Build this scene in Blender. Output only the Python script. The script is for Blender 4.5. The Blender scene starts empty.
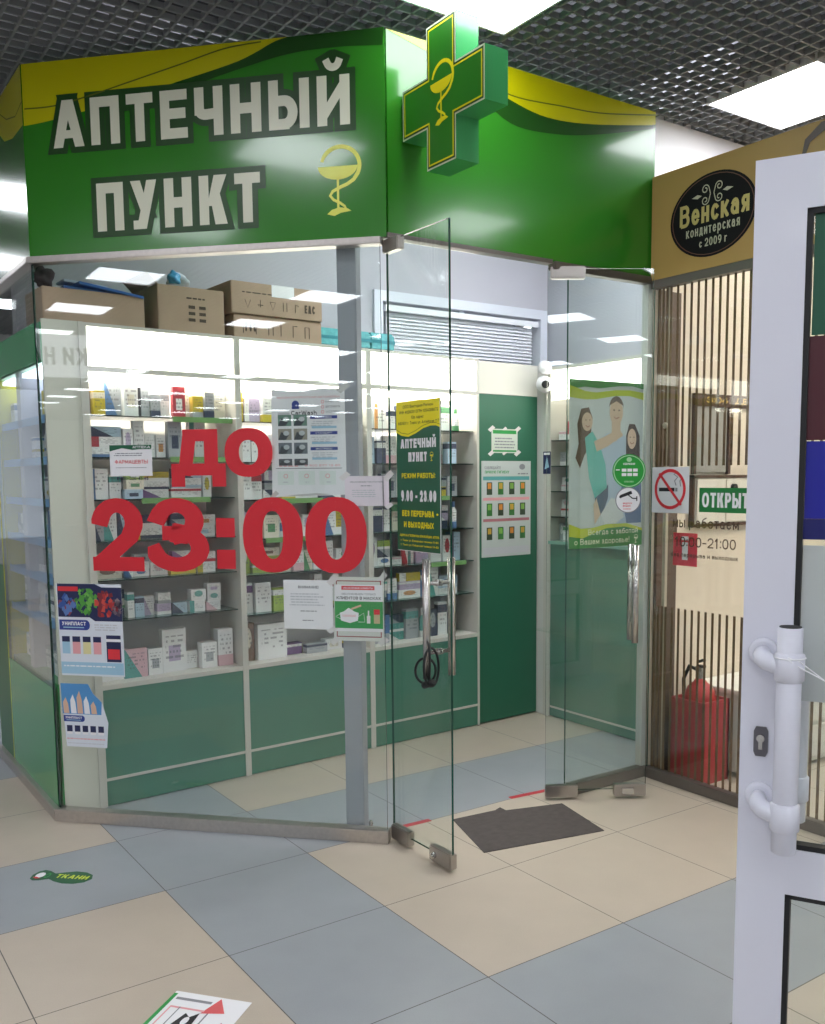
import bpy, bmesh, math, random
from mathutils import Vector, Matrix
S = bpy.context.scene
COL = S.collection
# ------------------------------------------------------------------ camera
F_PX, CX, CY = 936.64, 434.6, 576.2
CR = Vector((0.8150538, -0.5793349, -0.0076388)); CU = Vector((0.0675018, 0.0818558, 0.9943559)); CF = Vector((0.5754397, 0.8109690, -0.1058230))
CP = Vector((-0.52761, -2.76334, 1.54877))
cd = bpy.data.cameras.new('camera'); cam = bpy.data.objects.new('camera', cd); COL.objects.link(cam)
cam.matrix_world = Matrix(((CR.x, CU.x, -CF.x, CP.x), (CR.y, CU.y, -CF.y, CP.y), (CR.z, CU.z, -CF.z, CP.z), (0, 0, 0, 1)))
cd.sensor_fit = 'VERTICAL'; cd.sensor_height = 36; cd.lens = F_PX / 1024 * 36
cd.shift_x = -(CX - 412.5) / 1024; cd.shift_y = (CY - 512) / 1024; cd.clip_start = .05
S.camera = cam
def ray(px, py): return CR * ((px - CX) / F_PX) - CU * ((py - CY) / F_PX) + CF
def on_floor(px, py, z=0.0):
    d = ray(px, py); return CP + d * ((z - CP.z) / d.z)

# ------------------------------------------------------------------ materials
MATS = {}
def srgb(c):
    if isinstance(c, str): c = tuple(int(c[i:i + 2], 16) / 255 for i in (0, 2, 4))
    return tuple(x / 12.92 if x <= .04045 else ((x + .055) / 1.055) ** 2.4 for x in c) + (1.0,)
def mat(name, col, rough=.5, metal=0, emit=0, noise=0, scale=20, alpha=1, spec=.5, coat=0, bump=0, ecol=None):
    if name in MATS: return MATS[name]
    m = bpy.data.materials.new(name); m.use_nodes = True; nt = m.node_tree; b = nt.nodes['Principled BSDF']
    c = srgb(col)
    b.inputs['Base Color'].default_value = c; b.inputs['Roughness'].default_value = rough; b.inputs['Metallic'].default_value = metal
    b.inputs['Specular IOR Level'].default_value = spec; b.inputs['Coat Weight'].default_value = coat; b.inputs['Coat Roughness'].default_value = .08
    if emit:
        b.inputs['Emission Color'].default_value = srgb(ecol) if ecol else c; b.inputs['Emission Strength'].default_value = emit
    if alpha < 1: b.inputs['Alpha'].default_value = alpha
    if noise or bump:
        n = nt.nodes.new('ShaderNodeTexNoise'); n.inputs['Scale'].default_value = scale; n.inputs['Detail'].default_value = 4
        tc = nt.nodes.new('ShaderNodeTexCoord'); nt.links.new(tc.outputs['Object'], n.inputs['Vector'])
        if noise:
            r = nt.nodes.new('ShaderNodeMapRange'); r.inputs['From Min'].default_value = .3; r.inputs['From Max'].default_value = .7
            r.inputs['To Min'].default_value = 1 - noise; r.inputs['To Max'].default_value = 1 + noise
            nt.links.new(n.outputs['Fac'], r.inputs['Value'])
            v = nt.nodes.new('ShaderNodeVectorMath'); v.operation = 'SCALE'; v.inputs[0].default_value = c[:3]
            nt.links.new(r.outputs[0], v.inputs['Scale']); nt.links.new(v.outputs[0], b.inputs['Base Color'])
        if bump:
            bp = nt.nodes.new('ShaderNodeBump'); bp.inputs['Strength'].default_value = bump; bp.inputs['Distance'].default_value = .01
            nt.links.new(n.outputs['Fac'], bp.inputs['Height']); nt.links.new(bp.outputs[0], b.inputs['Normal'])
    MATS[name] = m; return m
def glass_mat(name, tint, ior=1.48):
    m = bpy.data.materials.new(name); m.use_nodes = True; nt = m.node_tree; nt.nodes.clear()
    o = nt.nodes.new('ShaderNodeOutputMaterial'); t = nt.nodes.new('ShaderNodeBsdfTransparent'); g = nt.nodes.new('ShaderNodeBsdfGlossy')
    x = nt.nodes.new('ShaderNodeMixShader'); lw = nt.nodes.new('ShaderNodeLayerWeight'); lw.inputs['Blend'].default_value = .5
    pw = nt.nodes.new('ShaderNodeMath'); pw.operation = 'POWER'; pw.inputs[1].default_value = 5; nt.links.new(lw.outputs['Facing'], pw.inputs[0])
    f0 = ((ior - 1) / (ior + 1)) ** 2; f = nt.nodes.new('ShaderNodeMath'); f.operation = 'MULTIPLY_ADD'; f.inputs[1].default_value = 1 - f0; f.inputs[2].default_value = f0; nt.links.new(pw.outputs[0], f.inputs[0])
    t.inputs[0].default_value = tint + (1,); g.inputs['Roughness'].default_value = 0.0; g.inputs['Color'].default_value = (1, 1, 1, 1)
    nt.links.new(f.outputs[0], x.inputs[0]); nt.links.new(t.outputs[0], x.inputs[1]); nt.links.new(g.outputs[0], x.inputs[2]); nt.links.new(x.outputs[0], o.inputs[0])
    MATS[name] = m; return m
GLASS = glass_mat('clear_glass', (.955, .975, .965)); DGLASS = glass_mat('door_glass', (.95, .975, .962)); SGLASS = glass_mat('shelf_glass', (.93, .97, .95), 1.3)
GEDGE = mat('glass_edge_green', '16463a', .15, spec=.8)
SEDGE = mat('shelf_glass_edge', '56756c', .2)
WHITE = mat('white_plastic', 'e4e4e6', .35); WPAINT = mat('white_paint', 'bdbcc6', .7, noise=.02, scale=3)
CREAM = mat('cream_laminate', 'd9d6cc', .4); ALU = mat('brushed_aluminium', 'b9b2ac', .32, .9, noise=.06, scale=60)
STEEL = mat('satin_steel', 'c3c0bd', .25, .95); DALU = mat('dark_anodised_rail', '77716d', .4, .75)
GPAINT = mat('grey_enamel', '9a9ea6', .45); GREEN = mat('showcase_green', '467c68', .45, noise=.03, scale=4)
BLACK = mat('black_rubber', '17181a', .6); WHITEP = mat('white_paper', 'ecebee', .7); RED = mat('vinyl_red', 'd3202f', .45)
BLK = mat('ink_black', '202024', .6); GRY = mat('ink_grey', '8a8a90', .6); LGRY = mat('ink_light_grey', 'c6c6cc', .6); PGRN = mat('ink_green', '2c9a4b', .5)
PDG = mat('ink_dark_green', '0b5a3c', .45); PYEL = mat('ink_yellow', 'f0e010', .45); PBLU = mat('ink_blue', '2c3f8f', .5); PLB = mat('ink_light_blue', '9fc6dc', .5)
PRED = mat('ink_red', 'd8303a', .5); PPNK = mat('ink_pink', 'e6a3a8', .5); PNAV = mat('ink_navy', '1c2450', .5); SKIN = mat('ink_skin', 'd9b39a', .6)
BROWN = mat('ink_brown', '4a3024', .6); TEAL = mat('ink_teal', '5fc0b4', .6); SHIRT = mat('ink_pale_blue', 'c6d4ea', .6); ORG = mat('ink_orange', 'd98a3a', .6)
TAPE = mat('clear_tape', 'e6e4e0', .3, alpha=.6)
LETTER = mat('sign_letter_ivory', 'dcdcc6', .35); DGREEN = mat('sign_dark_green', '17420f', .35)

# ------------------------------------------------------------------ object helpers
def setp(o, label=None, cat=None, group=None, kind=None):
    if label: o['label'] = label
    if cat: o['category'] = cat
    if group: o['group'] = group
    if kind: o['kind'] = kind
    return o
def thing(name, label, cat, loc=(0, 0, 0), rz=0, group=None):
    o = bpy.data.objects.new(name, None); COL.objects.link(o); o.location = loc; o.rotation_euler.z = rz; o.empty_display_size = .05
    return setp(o, label, cat, group)
def link(name, me, mats, parent=None):
    for m in (mats if isinstance(mats, (list, tuple)) else [mats]): me.materials.append(m)
    o = bpy.data.objects.new(name, me); COL.objects.link(o)
    if parent is not None:
        o.parent = parent
        # geometry is given in world space: undo the parent's own placement
        pm = parent_world(parent)
        o.matrix_parent_inverse = pm.inverted()
    return o
def parent_world(p):
    m = Matrix.LocRotScale(p.location, p.rotation_euler, p.scale)
    if p.parent: m = parent_world(p.parent) @ p.matrix_parent_inverse @ m
    return m
class MB:
    def __init__(s): s.v = []; s.f = []; s.m = []
    def add(s, vs, fs, mi=0):
        n = len(s.v); s.v += [tuple(v) for v in vs]; s.f += [tuple(i + n for i in f) for f in fs]; s.m += [mi] * len(fs); return s
    def frame_box(s, O, U, V, N, u0, u1, v0, v1, n0, n1, mi=0):
        P = lambda a, b, c: O + U * a + V * b + N * c
        s.add([P(u0, v0, n0), P(u1, v0, n0), P(u1, v1, n0), P(u0, v1, n0), P(u0, v0, n1), P(u1, v0, n1), P(u1, v1, n1), P(u0, v1, n1)],
              [(0, 3, 2, 1), (4, 5, 6, 7), (0, 1, 5, 4), (1, 2, 6, 5), (2, 3, 7, 6), (3, 0, 4, 7)], mi); return s
    def box(s, x0, x1, y0, y1, z0, z1, mi=0):
        return s.frame_box(Vector((0, 0, 0)), Vector((1, 0, 0)), Vector((0, 1, 0)), Vector((0, 0, 1)), x0, x1, y0, y1, z0, z1, mi)
    def tube(s, pts, r, n=12, mi=0, caps=True, closed=False):
        pts = [Vector(p) for p in pts]; L = len(pts); rs = r if isinstance(r, (list, tuple)) else [r] * L
        T = []
        for i in range(L):
            a = pts[(i - 1) % L] if (i or closed) else pts[0]; b = pts[(i + 1) % L] if (i < L - 1 or closed) else pts[-1]
            T.append((b - a).normalized())
        ref = Vector((0, 0, 1)) if abs(T[0].z) < .9 else Vector((1, 0, 0)); u = T[0].cross(ref).normalized(); vs = []
        for i in range(L):
            u = (u - T[i] * u.dot(T[i])).normalized(); w = T[i].cross(u)
            for k in range(n):
                a = 2 * math.pi * k / n; vs.append(pts[i] + (u * math.cos(a) + w * math.sin(a)) * rs[i])
        fs = []
        for i in range(L if closed else L - 1):
            j = (i + 1) % L
            for k in range(n): fs.append((i * n + k, i * n + (k + 1) % n, j * n + (k + 1) % n, j * n + k))
        if caps and not closed: fs.append(tuple(range(n - 1, -1, -1))); fs.append(tuple((L - 1) * n + k for k in range(n)))
        return s.add(vs, fs, mi)
    def prism(s, pts, d, mi=0, mside=None):   # pts: list of Vector in a plane, d: extrusion vector
        n = len(pts); vs = [Vector(p) for p in pts] + [Vector(p) + d for p in pts]
        s.add(vs, [tuple(range(n)), tuple(range(2 * n - 1, n - 1, -1))], mi)
        k = len(s.v) - 2 * n
        for i in range(n):
            j = (i + 1) % n; s.f.append((k + i, k + n + i, k + n + j, k + j)); s.m.append(mi if mside is None else mside)
        return s
    def build(s, name, mats, parent=None, smooth=False, bevel=0, fix=True):
        me = bpy.data.meshes.new(name); me.from_pydata(s.v, [], s.f)
        for i, p in enumerate(me.polygons): p.material_index = s.m[i]
        if fix:
            bm = bmesh.new(); bm.from_mesh(me); bmesh.ops.recalc_face_normals(bm, faces=bm.faces)
            if bevel: bmesh.ops.bevel(bm, geom=bm.edges[:], offset=bevel, segments=2, affect='EDGES', clamp_overlap=True)
            bm.to_mesh(me); bm.free()
        if smooth:
            for p in me.polygons: p.use_smooth = len(p.vertices) <= 4
        me.update(); return link(name, me, mats, parent)

# ------------------------------------------------------------------ sheets: flat frames in the world
class Sheet:
    def __init__(s, O, U, N=None):
        s.O = Vector(O); s.U = Vector(U).normalized(); s.V = Vector((0, 0, 1))
        s.N = s.U.cross(s.V).normalized()          # U right, V up, N towards the viewer
    def at(s, px, py, off=0):
        d = ray(px, py); o = s.O + s.N * off; t = s.N.dot(o - CP) / s.N.dot(d); p = CP + d * t - s.O
        return (p.dot(s.U), p.dot(s.V))
    def P(s, u, v, n=0): return s.O + s.U * u + s.V * v + s.N * n
    def box(s, mb, u0, u1, v0, v1, n0, n1, mi=0): return mb.frame_box(s.O, s.U, s.V, s.N, u0, u1, v0, v1, n0, n1, mi)

# ------------------------------------------------------------------ stroke lettering
def arc(cx, cy, rx, ry, a0, a1, n=14): return [(cx + rx * math.cos(math.radians(a0 + (a1 - a0) * i / n)), cy + ry * math.sin(math.radians(a0 + (a1 - a0) * i / n))) for i in range(n + 1)]
GL = {
 'А': (.72, [[(0, 0), (.5, 1)], [(.5, 1), (1, 0)], [(.2, .27), (.8, .27)]]), 'Б': (.62, [[(.95, 1), (0, 1), (0, 0), (.6, 0)] + arc(.6, .3, .4, .3, -90, 90) + [(0, .6)]]),
 'В': (.64, [[(.6, .53), (0, .53)], [(0, 0), (0, 1), (.55, 1)] + arc(.55, .77, .38, .23, 90, -90) + [(.6, .54)] + arc(.6, .27, .4, .27, 90, -90) + [(0, 0)]]),
 'Г': (.55, [[(0, 0), (0, 1), (1, 1)]]), 'Д': (.74, [[(0, -.16), (0, .04), (1, .04), (1, -.16)], [(.16, .04), (.26, 1), (.84, 1), (.84, .04)]]),
 'Е': (.6, [[(1, 1), (0, 1), (0, 0), (1, 0)], [(0, .52), (.9, .52)]]), 'Ж': (.95, [[(.5, 0), (.5, 1)], [(0, 1), (.45, .5), (0, 0)], [(1, 1), (.55, .5), (1, 0)]]),
 'З': (.58, [arc(.5, .76, .45, .24, 150, -80) + arc(.5, .27, .5, .27, 80, -150), [(.3, .52), (.55, .52)]]), 'И': (.68, [[(0, 1), (0, 0)], [(0, .06), (1, .94)], [(1, 1), (1, 0)]]),
 'К': (.66, [[(0, 0), (0, 1)], [(.05, .5), (.35, .52), (.95, 1)], [(.35, .52), (1, 0)]]), 'Л': (.68, [[(0, 0), (.15, .1), (.25, 1), (1, 1), (1, 0)]]),
 'М': (.8, [[(0, 0), (0, 1), (.5, .2), (1, 1), (1, 0)]]), 'Н': (.66, [[(0, 0), (0, 1)], [(1, 0), (1, 1)], [(0, .5), (1, .5)]]),
 'О': (.74, [arc(.5, .5, .5, .5, 0, 360, 28)]), 'П': (.66, [[(0, 0), (0, 1), (1, 1), (1, 0)]]),
 'Р': (.62, [[(0, 0), (0, 1), (.6, 1)] + arc(.6, .72, .4, .28, 90, -90) + [(0, .44)]]), 'С': (.66, [arc(.53, .5, .53, .5, 45, 315, 22)]),
 'Т': (.6, [[(0, 1), (1, 1)], [(.5, 1), (.5, 0)]]), 'У': (.64, [[(0, 1), (.52, .3)], [(1, 1), (.45, .05), (.1, .0)]]), 'Ф': (.8, [[(.5, 0), (.5, 1)], arc(.5, .5, .5, .32, 0, 360, 24)]),
 'Х': (.64, [[(0, 0), (1, 1)], [(0, 1), (1, 0)]]), 'Ц': (.68, [[(0, 1), (0, 0), (1, 0), (1, -.15)], [(.86, 0), (.86, 1)]]),
 'Ч': (.62, [[(0, 1), (0, .55)] + arc(.35, .55, .35, .13, 180, 270, 6) + [(1, .44)], [(1, 1), (1, 0)]]), 'Ш': (.9, [[(0, 1), (0, 0), (1, 0), (1, 1)], [(.5, 0), (.5, 1)]]),
 'Щ': (.95, [[(0, 1), (0, 0), (1, 0), (1, -.14)], [(.45, 0), (.45, 1)], [(.9, 0), (.9, 1)]]), 'Ь': (.6, [[(0, 1), (0, 0), (.6, 0)] + arc(.6, .3, .4, .3, -90, 90) + [(0, .6)]]),
 'Ы': (.86, [[(0, 1), (0, 0), (.35, 0)] + arc(.35, .3, .27, .3, -90, 90) + [(0, .6)], [(1, 0), (1, 1)]]), 'Э': (.62, [arc(.4, .5, .6, .5, 140, -140, 20), [(.3, .5), (1, .5)]]),
 'Ю': (.95, [[(0, 0), (0, 1)], [(0, .5), (.35, .5)], arc(.67, .5, .33, .5, 0, 360, 24)]), 'Я': (.64, [[(1, 0), (1, 1), (.4, 1)] + arc(.4, .72, .38, .28, 90, 270) + [(1, .44)], [(.5, .44), (0, 0)]]),
 '0': (.6, [arc(.5, .5, .5, .5, 0, 360, 28)]), '1': (.4, [[(0, .75), (.6, 1), (.6, 0)]]),
 '2': (.6, [arc(.5, .7, .5, .3, 165, -10, 14) + [(.86, .46), (.06, .06)], [(0, 0), (1, 0)]]), '3': (.6, [arc(.47, .74, .42, .26, 165, -80) + arc(.47, .28, .53, .28, 80, -165), [(.35, .53), (.55, .53)]]),
 '4': (.6, [[(.75, 0), (.75, 1), (0, .3), (1, .3)]]), '5': (.6, [[(.9, 1), (.15, 1), (.08, .52)] + arc(.48, .32, .52, .32, 130, -150)]), '7': (.58, [[(0, 1), (1, 1), (.35, 0)]]),
 '8': (.6, [arc(.5, .75, .42, .25, 0, 360, 20), arc(.5, .27, .5, .27, 0, 360, 20)]), '6': (.6, [arc(.5, .32, .5, .32, 0, 360, 20), arc(.75, .32, .75, .68, 180, 100, 8)]), '9': (.6, [arc(.5, .68, .5, .32, 0, 360, 20), arc(.25, .68, .75, .68, 0, -80, 8)]),
 '-': (.4, [[(0, .42), (1, .42)]]), '.': (.12, [[(.5, 0), (.5, .02)]]), ',': (.14, [[(.6, .02), (.2, -.12)]]), ':': (.14, [[(.5, .1), (.5, .12)], [(.5, .7), (.5, .72)]]), '!': (.14, [[(.5, 1), (.5, .35)], [(.5, 0), (.5, .02)]]),
 'а': (.52, [arc(.45, .22, .45, .22, 0, 360, 16), [(.92, 0), (.92, .4)] + arc(.5, .42, .42, .25, 0, 150, 8)]), 'б': (.55, [arc(.5, .3, .5, .3, 0, 360, 18), arc(.55, .3, .55, .6, 180, 95, 8) + [(.95, 1)]]),
 'е': (.54, [[(.05, .34), (.95, .36)] + arc(.5, .34, .46, .34, 5, 320, 18)]), 'р': (.55, [[(0, -.28), (0, .66)], arc(.5, .33, .5, .33, 0, 360, 16)]), 'о': (.55, [arc(.5, .34, .5, .34, 0, 360, 18)]),
 'с': (.5, [arc(.52, .34, .5, .34, 45, 315, 14)]), 'у': (.5, [[(0, .68), (.5, .05)], [(1, .68), (.4, -.25), (.1, -.25)]]),
 'W': (.95, [[(0, 1), (.25, 0), (.5, .9), (.75, 0), (1, 1)]]), 'N': (.68, [[(0, 0), (0, 1), (1, 0), (1, 1)]]), 'r': (.35, [[(0, 0), (0, .66)], [(0, .4), (.4, .64), (1, .62)]]),
 's': (.45, [[(.9, .6), (.4, .68), (.08, .5), (.5, .36), (.92, .18), (.5, 0), (.05, .06)]]), 'h': (.5, [[(0, 0), (0, 1)], [(0, .5), (.5, .68), (1, .5), (1, 0)]]),
}
GL['Й'] = (GL['И'][0], GL['И'][1] + [arc(.5, 1.36, .26, .13, 195, 345, 8)])
for lo, up in zip('вгджзийклмнптфхцчшщьыэюя', 'ВГДЖЗИЙКЛМНПТФХЦЧШЩЬЫЭЮЯ'):
    w, st = GL[up]; GL[lo] = (w * .74, [[(x, y * .68) for x, y in q] for q in st])
for la, cy in (('C', 'С'), ('a', 'а'), ('A', 'А'), ('O', 'О'), ('e', 'е'), ('o', 'о'), ('P', 'Р'), ('T', 'Т'), ('H', 'Н')): GL[la] = GL[cy]
def clip_poly(P, lo, hi, ax):
    for sgn, lim in ((1, hi), (-1, -lo)):
        out = []
        for i in range(len(P)):
            a, b = P[i], P[(i + 1) % len(P)]; fa = sgn * a[ax] - lim; fb = sgn * b[ax] - lim
            if fa <= 0: out.append(a)
            if fa * fb < 0: t = fa / (fa - fb); out.append((a[0] + (b[0] - a[0]) * t, a[1] + (b[1] - a[1]) * t))
        P = out
        if len(P) < 3: return []
    return P
def glyph(ch, H, sx, p, grow=0, nib=None):
    """polygons of one letter: H cap height, sx width factor, p pen as a share of H"""
    w, st = GL.get(ch, GL['О']); W = w * sx * H; pen = p * H; polys = []; g = grow
    if not nib and ch in '0ОоO':
        Hh = H * (.68 if ch == 'о' else 1); q = lambda rx, ry: [(W / 2 + rx * (abs(c) ** .88) * (1 if c > 0 else -1), Hh / 2 + ry * (abs(e) ** .88) * (1 if e > 0 else -1)) for c, e in [(math.cos(6.28318 * k / 32), math.sin(6.28318 * k / 32)) for k in range(33)]]
        o = q(W / 2 + g, Hh / 2 + g); i = q(max(W / 2 - pen - g, .02 * W), max(Hh / 2 - pen - g, .02 * H)); return [[o[k], o[k + 1], i[k + 1], i[k]] for k in range(32)], W
    if not nib and p > .18 and ch in 'АУК':
        def leg(b0, b1, yb, t0, t1, yt):
            sl = (t0 - b0) / (yt - yb); sr = (t1 - b1) / (yt - yb)
            return [(b0 - sl * g - g, yb - g), (b1 - sr * g + g, yb - g), (t1 + sr * g + g, yt + g), (t0 + sl * g - g, yt + g)]
        R_ = lambda a, b, c, d: [(a - g, b - g), (c + g, b - g), (c + g, d + g), (a - g, d + g)]; k = pen * 1.06
        if ch == 'А': return [leg(0, k, 0, W / 2 - pen * .62, W / 2 + pen * .5, H), leg(W - k, W, 0, W / 2 - pen * .5, W / 2 + pen * .62, H), R_(W * .25, H * .19, W * .75, H * .19 + pen * .8)], W
        if ch == 'У': return [leg(W * .2, W * .2 + k, 0, W - k, W, H), leg(W * .5 - pen * .3, W * .5 + pen * .6, H * .34, 0, k, H), R_(W * .08, 0, W * .3, pen * .85)], W
        return [R_(0, 0, pen, H), leg(pen * .8, pen * 1.7, H * .38, W - k * 1.25, W, H), leg(W - k * 1.2, W, 0, W * .38, W * .38 + k, H * .62)], W
    M = lambda q: (pen / 2 + q[0] * max(W - pen, .001), pen / 2 + q[1] * (H - pen) if q[1] <= 1 else H * q[1] - pen * .35)
    for s in st:
        q = [M(a) for a in s]; top = any(a[1] > 1.05 for a in s); low = any(a[1] < -.05 for a in s)
        h = pen / 2 * (.7 if top else 1) + grow; closed = s[0] == s[-1] or (abs(s[0][0] - s[-1][0]) < 1e-6 and abs(s[0][1] - s[-1][1]) < 1e-6)
        for i in range(len(q) - 1):
            a, b = Vector(q[i]), Vector(q[i + 1]); d = b - a
            if d.length < 1e-6: continue
            d.normalize(); n = Vector((-d.y, d.x)) * (.86 if p > .18 and abs(d.x) > .25 and abs(d.y) > .25 and len(s) < 4 else 1); ea = eb = h
            if nib: 
                k = Vector((math.cos(nib), math.sin(nib))) * h; P = [tuple(a - k), tuple(b - k), tuple(b + k), tuple(a + k)]
                k2 = Vector((-k.y, k.x)) * .3; P2 = [tuple(a - k2), tuple(b - k2), tuple(b + k2), tuple(a + k2)]; polys += [P, P2]; continue
            def smooth(i0, i1, i2): 
                x = Vector(q[i1]) - Vector(q[i0]); y = Vector(q[i2]) - Vector(q[i1]); return x.length > 1e-7 and y.length > 1e-7 and x.angle(y) < .75
            if i > 0 and smooth(i - 1, i, i + 1): ea = h * .12
            if i < len(q) - 2 and smooth(i, i + 1, i + 2): eb = h * .12
            if closed and i == 0: ea = h * .12
            if closed and i == len(q) - 2: eb = h * .12
            P = [tuple(a - d * ea - n * h), tuple(b + d * eb - n * h), tuple(b + d * eb + n * h), tuple(a - d * ea + n * h)]
            if not top: P = clip_poly(P, -grow - (H if low else 0), H + grow, 1)
            P = clip_poly(P, -grow - .0, W + grow, 0) if P else P
            if P: polys.append(P)
            if p > .17 and i < len(q) - 2 and smooth(i, i + 1, i + 2): polys.append([(b.x + h * math.cos(6.28 * k / 12), b.y + h * math.sin(6.28 * k / 12)) for k in range(12)])
    return polys, W
def text_polys(s, H, sx=1, p=.16, gap=.12, grow=0, nib=None):
    x = 0; out = []
    for ch in s:
        if ch == ' ': x += .34 * sx * H; continue
        polys, W = glyph(ch, H, sx, p, grow, nib); out += [[(a + x, b) for a, b in P] for P in polys]; x += W + gap * H
    return out, x - gap * H

class Print:
    """a thin sheet with a printed design; coordinates 0..1 inside its rectangle"""
    def __init__(s, sheet, u0, v0, u1, v1, base, n=.0, thick=.0006, outline=None):
        s.sh = sheet; s.r = (u0, v0, u1, v1); s.n = n + thick; s.mb = MB(); s.mats = []; s.base = base
        if base:
            o = outline or [(0, 0), (1, 0), (1, 1), (0, 1)]
            s.mb.prism([s.q(a, b, n) for a, b in o], sheet.N * thick, s.mi(base))
    def mi(s, m):
        if m not in s.mats: s.mats.append(m)
        return s.mats.index(m)
    def q(s, a, b, n): u0, v0, u1, v1 = s.r; return s.sh.P(u0 + (u1 - u0) * a, v0 + (v1 - v0) * b, n)
    def poly(s, pts, m, L=1):
        s.j = getattr(s, 'j', 0) + 1
        s.mb.add([s.q(a, b, s.n + .0004 * L + (s.j % 9) * .00003) for a, b in pts], [tuple(range(len(pts)))], s.mi(m)); return s
    def rect(s, a, b, c, d, m, L=1): return s.poly([(a, b), (c, b), (c, d), (a, d)], m, L)
    def ell(s, cx, cy, rx, ry, m, L=1, a0=0, a1=360, n=28): return s.poly(arc(cx, cy, rx, ry, a0, a1, n)[:n + (0 if a1 - a0 == 360 else 1)], m, L)
    def ring(s, cx, cy, rx, ry, w, m, L=1):   # w as fraction of rx
        n = 36; o = arc(cx, cy, rx, ry, 0, 360, n); i = arc(cx, cy, rx * (1 - w), ry * (1 - w), 0, 360, n)
        for k in range(n): s.poly([o[k], o[k + 1], i[k + 1], i[k]], m, L)
        return s
    def stroke(s, pts, wm, m, L=1):           # wm in metres
        u0, v0, u1, v1 = s.r; W, H = u1 - u0, v1 - v0; q = [Vector((a * W, b * H)) for a, b in pts]; ws = wm if isinstance(wm, (list, tuple)) else [wm] * len(q)
        nn = []
        for i in range(len(q)):
            d = (q[min(i + 1, len(q) - 1)] - q[max(i - 1, 0)]); d = d.normalized() if d.length > 1e-9 else Vector((1, 0)); nn.append(Vector((-d.y, d.x)))
        for i in range(len(q) - 1):
            P = [q[i] - nn[i] * ws[i] / 2, q[i + 1] - nn[i + 1] * ws[i + 1] / 2, q[i + 1] + nn[i + 1] * ws[i + 1] / 2, q[i] + nn[i] * ws[i] / 2]
            s.poly([(p.x / W, p.y / H) for p in P], m, L)
        return s
    def text(s, t, x0, y0, x1, h, m, p=.16, gap=.14, L=2, grow=0, nib=None, sxr=None):
        """fit text between x0 and x1 (0..1), baseline y0, height h (0..1)"""
        u0, v0, u1, v1 = s.r; W, Hh = u1 - u0, v1 - v0; H = h * Hh; T, w = text_polys(t, H, 1, p, gap, 0, nib); want = (x1 - x0) * W
        ng = len(t) - 1; sx = max(.2, (want - ng * gap * H) / max(w - ng * gap * H, 1e-6)); T, w = text_polys(t, H, sx, p, gap, grow, nib); k = want / w
        for P in T: s.poly([(x0 + a * k / W, y0 + b / Hh) for a, b in P], m, L)
        return s
    def lines(s, x0, y0, x1, y1, n, m, rnd, L=2, fill=.45):   # rows of unreadably small print
        dy = (y1 - y0) / n
        for i in range(n):
            x = x0 + rnd.random() * .04; e = x1 - rnd.random() * .25 * (x1 - x0)
            while x < e:
                w = (.02 + rnd.random() * .08); s.rect(x, y0 + i * dy, min(x + w, e), y0 + i * dy + dy * fill, m, L); x += w + .015
        return s
    def build(s, name, parent=None, label=None, cat=None, group=None):
        o = s.mb.build(name, s.mats, parent, fix=False)
        if label: setp(o, label, cat, group)
        return o
def emblem(pr, cx, cy, hh, m, L=2):
    """bowl with a snake around its stem; hh = height in 0..1 of the print"""
    u0, v0, u1, v1 = pr.r; k = (v1 - v0) / (u1 - u0)  # square units
    X = lambda x, y: (cx + x * hh * k, cy + y * hh)
    ww = hh * (v1 - v0)
    pr.poly([X(*q) for q in [(-.3, .2)] + arc(0, .2, .3, .19, 180, 360, 18)], m, L)
    pr.stroke([X(*q) for q in arc(.04, .2, .29, .27, 165, -25, 26) + [(.24, 0), (.14, -.06), (.03, -.1), (-.08, -.15), (-.12, -.21), (-.07, -.27), (.03, -.32), (.1, -.37), (.12, -.42)]],
              [ww * .05] * 3 + [ww * .06] * 24 + [ww * .055, ww * .05, ww * .05, ww * .045, ww * .045, ww * .04, ww * .04, ww * .035, ww * .03], m, L)
    pr.stroke([X(0, .05), X(0, -.42)], ww * .035, m, L)
    pr.poly([X(*q) for q in [(-.17, -.47), (-.1, -.41), (.02, -.38), (.14, -.4), (.2, -.44), (.04, -.46), (-.06, -.5)]], m, L)

# ------------------------------------------------------------------ main lines of the place
P1 = Vector((.473, 1.62, 0)); P2 = Vector((1.541, .495, 0)); P3 = Vector((3.086, .47, 0))
FS = Sheet(P1, P2 - P1); FL = (P2 - P1).length                         # angled glass front
DS = Sheet((P2.x, .49, 0), P3 - Vector((P2.x, .49, 0))); DLn = P3.x - P2.x   # doorway line
LS = Sheet((.473, 2.9, 0), (0, -1, 0))                                 # left flank, u grows towards the front corner
NS = Sheet((3.09, .45, 0), (0, -1, 0))                                 # neighbour's glass
SA = Vector((.678, 1.648, 0)); SB = Vector((3.015, 1.751, 0)); SS = Sheet(SA, SB - SA)   # showcase fronts
RS = Sheet((3.51, 1.712, 0), (0, -1, 0))                                # right-hand unit
LEAF_L = Sheet((1.57, .505, 0), (0, -1, 0)); LEAF_R = Sheet((2.428, .497, 0), (2.836 - 2.428, .233 - .497, 0))
CZ = 3.36

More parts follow.
